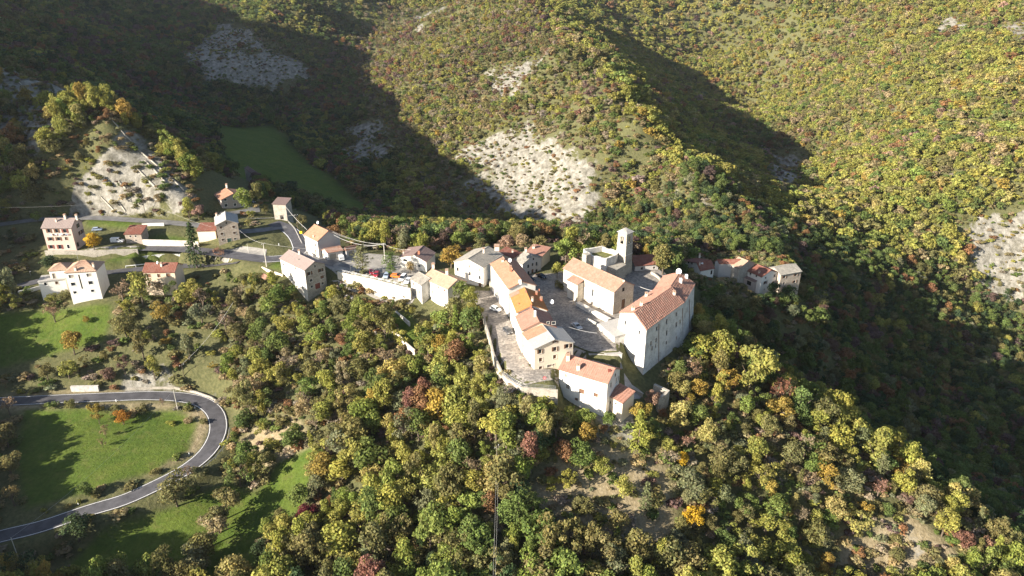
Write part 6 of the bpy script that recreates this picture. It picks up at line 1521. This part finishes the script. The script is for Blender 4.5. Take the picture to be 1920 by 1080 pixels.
PLACE = {'front': 'on the wooded slope below the village', 'ridge': 'on the sunlit ridge running right from the fortress', 'shade': 'in the shaded valley wood on the right', 'scrub': 'on the scrub slope between hairpin and village', 'terr': 'on the pale terraced hillside above the hamlet', 'hamlet': 'in the left hamlet', 'mead': 'around the hairpin meadows', 'left': 'in the shaded valley behind the village', 'spur': 'on the middle spur', 'right': 'on the far slope'}
_tr = random.Random(3)
def plant(x, y, z, h, wf, kd, nm, tint, label, group):
    name = NAME[kd]; o = thing(name, label, {'broadleaf_tree': 'tree', 'bush': 'bush', 'conifer_tree': 'conifer', 'pine_tree': 'pine', 'bare_tree': 'bare tree'}[name], (x, y, z), _tr.uniform(0, 6.28), group)
    w = wf*h
    if kd != 'bush' or True:
        tk = bpy.data.objects.new('trunk', TRUNKS['c' if kd in ('spire', 'pine') else 'b', _tr.randrange(3)]); COL.objects.link(tk); tk.parent = o; tk.scale = (w, w, h)
    c = bpy.data.objects.new('crown', CROWNS[kd, _tr.randrange(NV)]); COL.objects.link(c); c.parent = o; c.scale = (w, w, h); c['tint'] = [float(q) for q in tint]
    return o
for (cx, cy, h, wf, kd, nm, lab), (x, y, _) in zip(SPECIAL, SP_XY):
    plant(x, y, float(hgt(x, y))-.1, h, wf, kd, nm, tint_of(_tr and nrs, nm, .06), lab, 'trees')
# the largest of each kind in view become single trees, the rest one wood
def seen(x, y, z, h):
    p = np.array([x, y, z+h*.8]); o = np.array([0, 0, CZ]); t = np.linspace(.15, .985, 60)[:, None]; q = o+(p-o)*t
    return bool((q[:, 2] > hgt(q[:, 0], q[:, 1])).all())
LIM = {'broadleaf_tree': 215, 'bush': 90, 'conifer_tree': 40, 'pine_tree': 30, 'bare_tree': 70}
cand = {k: [] for k in LIM}
for i, t in enumerate(ITEMS):
    if t[5] not in NAME: continue
    px, py = proj((t[0], t[1], t[2]+t[3]*.6)); d = math.dist(t[:3], (0, 0, CZ))
    if -5 < px < 1925 and -5 < py < 1085: cand[NAME[t[5]]].append((t[3]*math.sqrt(t[4])/d, i))
single = set()
for k, lst in cand.items():
    lst.sort(reverse=True); n = 0
    for s_, i in lst:
        if n >= LIM[k]: break
        t = ITEMS[i]
        if seen(t[0], t[1], t[2], t[3]): single.add(i); n += 1
SINGLES = []
for i in sorted(single):
    x, y, z, h, wf, kd, nm, tint, zone, _ = ITEMS[i]
    kn = {'broadleaf_tree': 'broadleaf tree', 'bush': 'bush', 'conifer_tree': 'conifer', 'pine_tree': 'pine', 'bare_tree': 'leafless tree'}[NAME[kd]]
    col = {'dry': 'straw-coloured'}.get(nm, nm)
    SINGLES.append((i, col, kn, f'{col} {kn}s {PLACE[zone]}'))
LAND = {'crimson tree': (575,965), 'tall reddish leafless tree': (1465,725), 'largest yellow-green ridge tree': (1412,690), 'silvery spruce': (1213,925), 'orange bush': (228,780), 'hairpin curve': (409,794), 'lean-to': (1160,745), 'front white house': (1100,730),
 'ruined bastion': (1240,735), 'fortress': (1220,640), 'front terrace': (985,728), 'lane parapet': (922,640), 'village parking': (700,500), 'tall brown-roofed house': (565,510), 'cream house': (300,520), 'tall white house': (155,525), 'pink three-storey house': (115,440), 'bungalow': (783,480),
 'church': (1110,540), 'bell tower': (1176,470), 'shaded hamlet': (1400,520), 'large roadside olive tree': (325,915), 'slim conifer by the cables': (1020,975), 'largest dark green oak': (690,850), 'small cream shed': (500,525), 'longest garden wall': (745,625), 'long low barn': (470,330), 'taupe villa': (430,370),
 'small stone barn': (520,390), 'meadow hedge': (392,1000), 'rust-red tree': (1810,1010), 'tall corner pine': (1870,1030), 'concrete block wall': (158,730), 'bare wooden pole': (932,830), 'highest pale ridge pine': (1545,775), 'second ridge pine': (1615,822), 'small bright yellow tree': (1282,860),
 'broad scrub-slope oak': (520,640), 'tall straw-yellow tree': (900,690), 'longest hillside terrace wall': (275,300), 'largest pale scree': (990,340), 'left meadow': (120,620), 'row of frame-edge trees': (12,870), 'low grey pine': (800,940), 'concrete parking pole': (722,480), 'third ridge pine': (1655,870)}
ORD = ['nearest', 'second', 'third', 'fourth', 'fifth', 'sixth', 'seventh', 'eighth', 'ninth', 'tenth']
DIRS = ['right of', 'above and right of', 'above', 'above and left of', 'left of', 'below and left of', 'below', 'below and right of']
_by = {}
for i, col, kn, grp in SINGLES:
    t = ITEMS[i]; px, py = proj((t[0], t[1], t[2]+t[3]*.6)); nm_, (lx, ly) = min(LAND.items(), key=lambda q: (q[1][0]-px)**2+(q[1][1]-py)**2)
    rel = DIRS[int(round(math.atan2(ly-py, px-lx)/(math.pi/4))) % 8]; _by.setdefault((col, kn, rel, nm_), []).append((math.hypot(lx-px, ly-py), i, grp))
for (col, kn, rel, nm_), L_ in sorted(_by.items()):
    L_.sort()
    for q, (_, i, grp) in enumerate(L_):
        lab = f'{col} {kn} {rel} the {nm_}' if len(L_) == 1 else f'{ORD[q] if q < 10 else str(q+1)+"th"} {col} {kn} {rel} the {nm_}'
        x, y, z, h, wf, kd, nm, tint, zone, _ = ITEMS[i]; plant(x, y, z-.15, h, wf, kd, nm, tint, lab, grp)
REST = [t for i, t in enumerate(ITEMS) if i not in single]
# undergrowth between the trees
def undergrowth():
    out = []
    x, y, r = scatter(-260, 420, 95, 440, 2.3, 33); z = hgt(x, y); k = frustum(x, y, z, 60); x, y, z = x[k], y[k], z[k]; k = free_of_things(x, y, .8); x, y, z = x[k], y[k], z[k]
    g, s, d = cover(x, y); n3 = fbm(x, y, 12, 95); md = in_z('mead', x, y); hm = in_z('hamlet', x, y)
    for i in range(len(x)):
        c = .85 if n3[i] > .38 else .55
        if g[i] > .35: c = .0
        if s[i] > .4: c *= .5
        if d[i] > .5: c *= .6
        if md[i] or hm[i]: c *= .4
        if r.rand() > c: continue
        nm = ['olive', 'dry', 'green', 'grey-brown', 'russet', 'yellow-green', 'purple-brown', 'grey-green'][r.choice(8, p=[.24, .22, .15, .12, .08, .07, .05, .07])]
        out.append((x[i], y[i], z[i]-.1, r.uniform(1.0, 3.2), r.uniform(1.2, 2.0), 'bush_far', nm, tint_of(r, nm)))
    x, y, r = scatter(-500, 700, 440, 1000, 4.0, 35); z = hgt(x, y); k = frustum(x, y, z, 20); x, y, z = x[k], y[k], z[k]; g, s, d = cover(x, y)
    for i in range(len(x)):
        if g[i] > .4 or r.rand() > (.3 if s[i] > .4 else .75): continue
        nm = ['olive', 'dry', 'green', 'grey-brown', 'russet', 'yellow-green', 'purple-brown'][r.choice(7, p=[.26, .2, .16, .12, .08, .1, .08])]
        out.append((x[i], y[i], z[i]-.1, r.uniform(1.4, 3.4), r.uniform(1.3, 2.0), 'bush_far', nm, tint_of(r, nm)))
    return out
def instancer(name, items, label):
    kinds = sorted({t[5] for t in items}); srcs = []
    col = bpy.data.collections.new(name+'_sources')
    for k in kinds:
        base = k if (k, 0) in CROWNS else k
        for s in range(NV):
            o = bpy.data.objects.new('%02d_%d' % (kinds.index(k), s), CROWNS[base, s]); col.objects.link(o)
    n = len(items); me = bpy.data.meshes.new(name); me.vertices.add(n)
    me.vertices.foreach_set('co', np.array([t[:3] for t in items], 'f').ravel())
    def att(nm, typ, data, key='value'):
        a = me.attributes.new(nm, typ, 'POINT'); a.data.foreach_set(key, np.asarray(data).ravel())
    r = np.random.RandomState(n)
    att('pick', 'INT', np.array([kinds.index(t[5])*NV+r.randint(NV) for t in items], 'i'))
    att('turn', 'FLOAT_VECTOR', np.stack([r.normal(0, .05, n), r.normal(0, .05, n), r.uniform(0, 6.28, n)], 1).astype('f'), 'vector')
    att('size', 'FLOAT_VECTOR', np.array([(t[3]*t[4], t[3]*t[4], t[3]) for t in items], 'f'), 'vector')
    att('tint', 'FLOAT_COLOR', np.array([(*t[7], 1) for t in items], 'f'), 'color')
    o = bpy.data.objects.new(name, me); COL.objects.link(o); tag(o, label, None, None, 'stuff')
    ng = bpy.data.node_groups.new(name, 'GeometryNodeTree'); ng.interface.new_socket('Geometry', in_out='INPUT', socket_type='NodeSocketGeometry'); ng.interface.new_socket('Geometry', in_out='OUTPUT', socket_type='NodeSocketGeometry')
    nn = ng.nodes; gi = nn.new('NodeGroupInput'); go = nn.new('NodeGroupOutput'); ip = nn.new('GeometryNodeInstanceOnPoints'); ci = nn.new('GeometryNodeCollectionInfo')
    ci.inputs[0].default_value = col; ci.inputs['Separate Children'].default_value = True; ci.inputs['Reset Children'].default_value = True
    ip.inputs['Pick Instance'].default_value = True
    def na(nm, typ):
        q = nn.new('GeometryNodeInputNamedAttribute'); q.data_type = typ; q.inputs[0].default_value = nm; return q.outputs[0]
    L = ng.links; L.new(gi.outputs[0], ip.inputs['Points']); L.new(ci.outputs[0], ip.inputs['Instance']); L.new(na('pick', 'INT'), ip.inputs['Instance Index'])
    L.new(na('turn', 'FLOAT_VECTOR'), ip.inputs['Rotation']); L.new(na('size', 'FLOAT_VECTOR'), ip.inputs['Scale']); L.new(ip.outputs[0], go.inputs[0])
    md = o.modifiers.new('scatter', 'NODES'); md.node_group = ng
    return o
instancer('forest', [(t[0], t[1], t[2]-.15)+t[3:8] for t in REST], 'mixed autumn woodland of far and small trees covering the hills')
instancer('undergrowth', undergrowth(), 'low scrub and brambles between the trees')
print('trees', len(SPECIAL), len(single), len(REST))
# ---------------------------------------------------------------- autumn haze over the valley
mb = MB(); mb.box((0, 850, float(GH.min())-2), (3100, 2900, 480-float(GH.min())))
hz = mb.build('haze', nmat('haze')[0]); tag(hz, None, None, None, 'stuff')
_m = hz.data.materials[0]; _nt = _m.node_tree; _nt.nodes.clear()
_v = _nt.nodes.new('ShaderNodeVolumePrincipled'); _v.inputs['Color'].default_value = (.86, .90, .97, 1); _v.inputs['Density'].default_value = 0.00004; _v.inputs['Anisotropy'].default_value = .35
_o = _nt.nodes.new('ShaderNodeOutputMaterial'); _nt.links.new(_v.outputs[0], _o.inputs['Volume'])
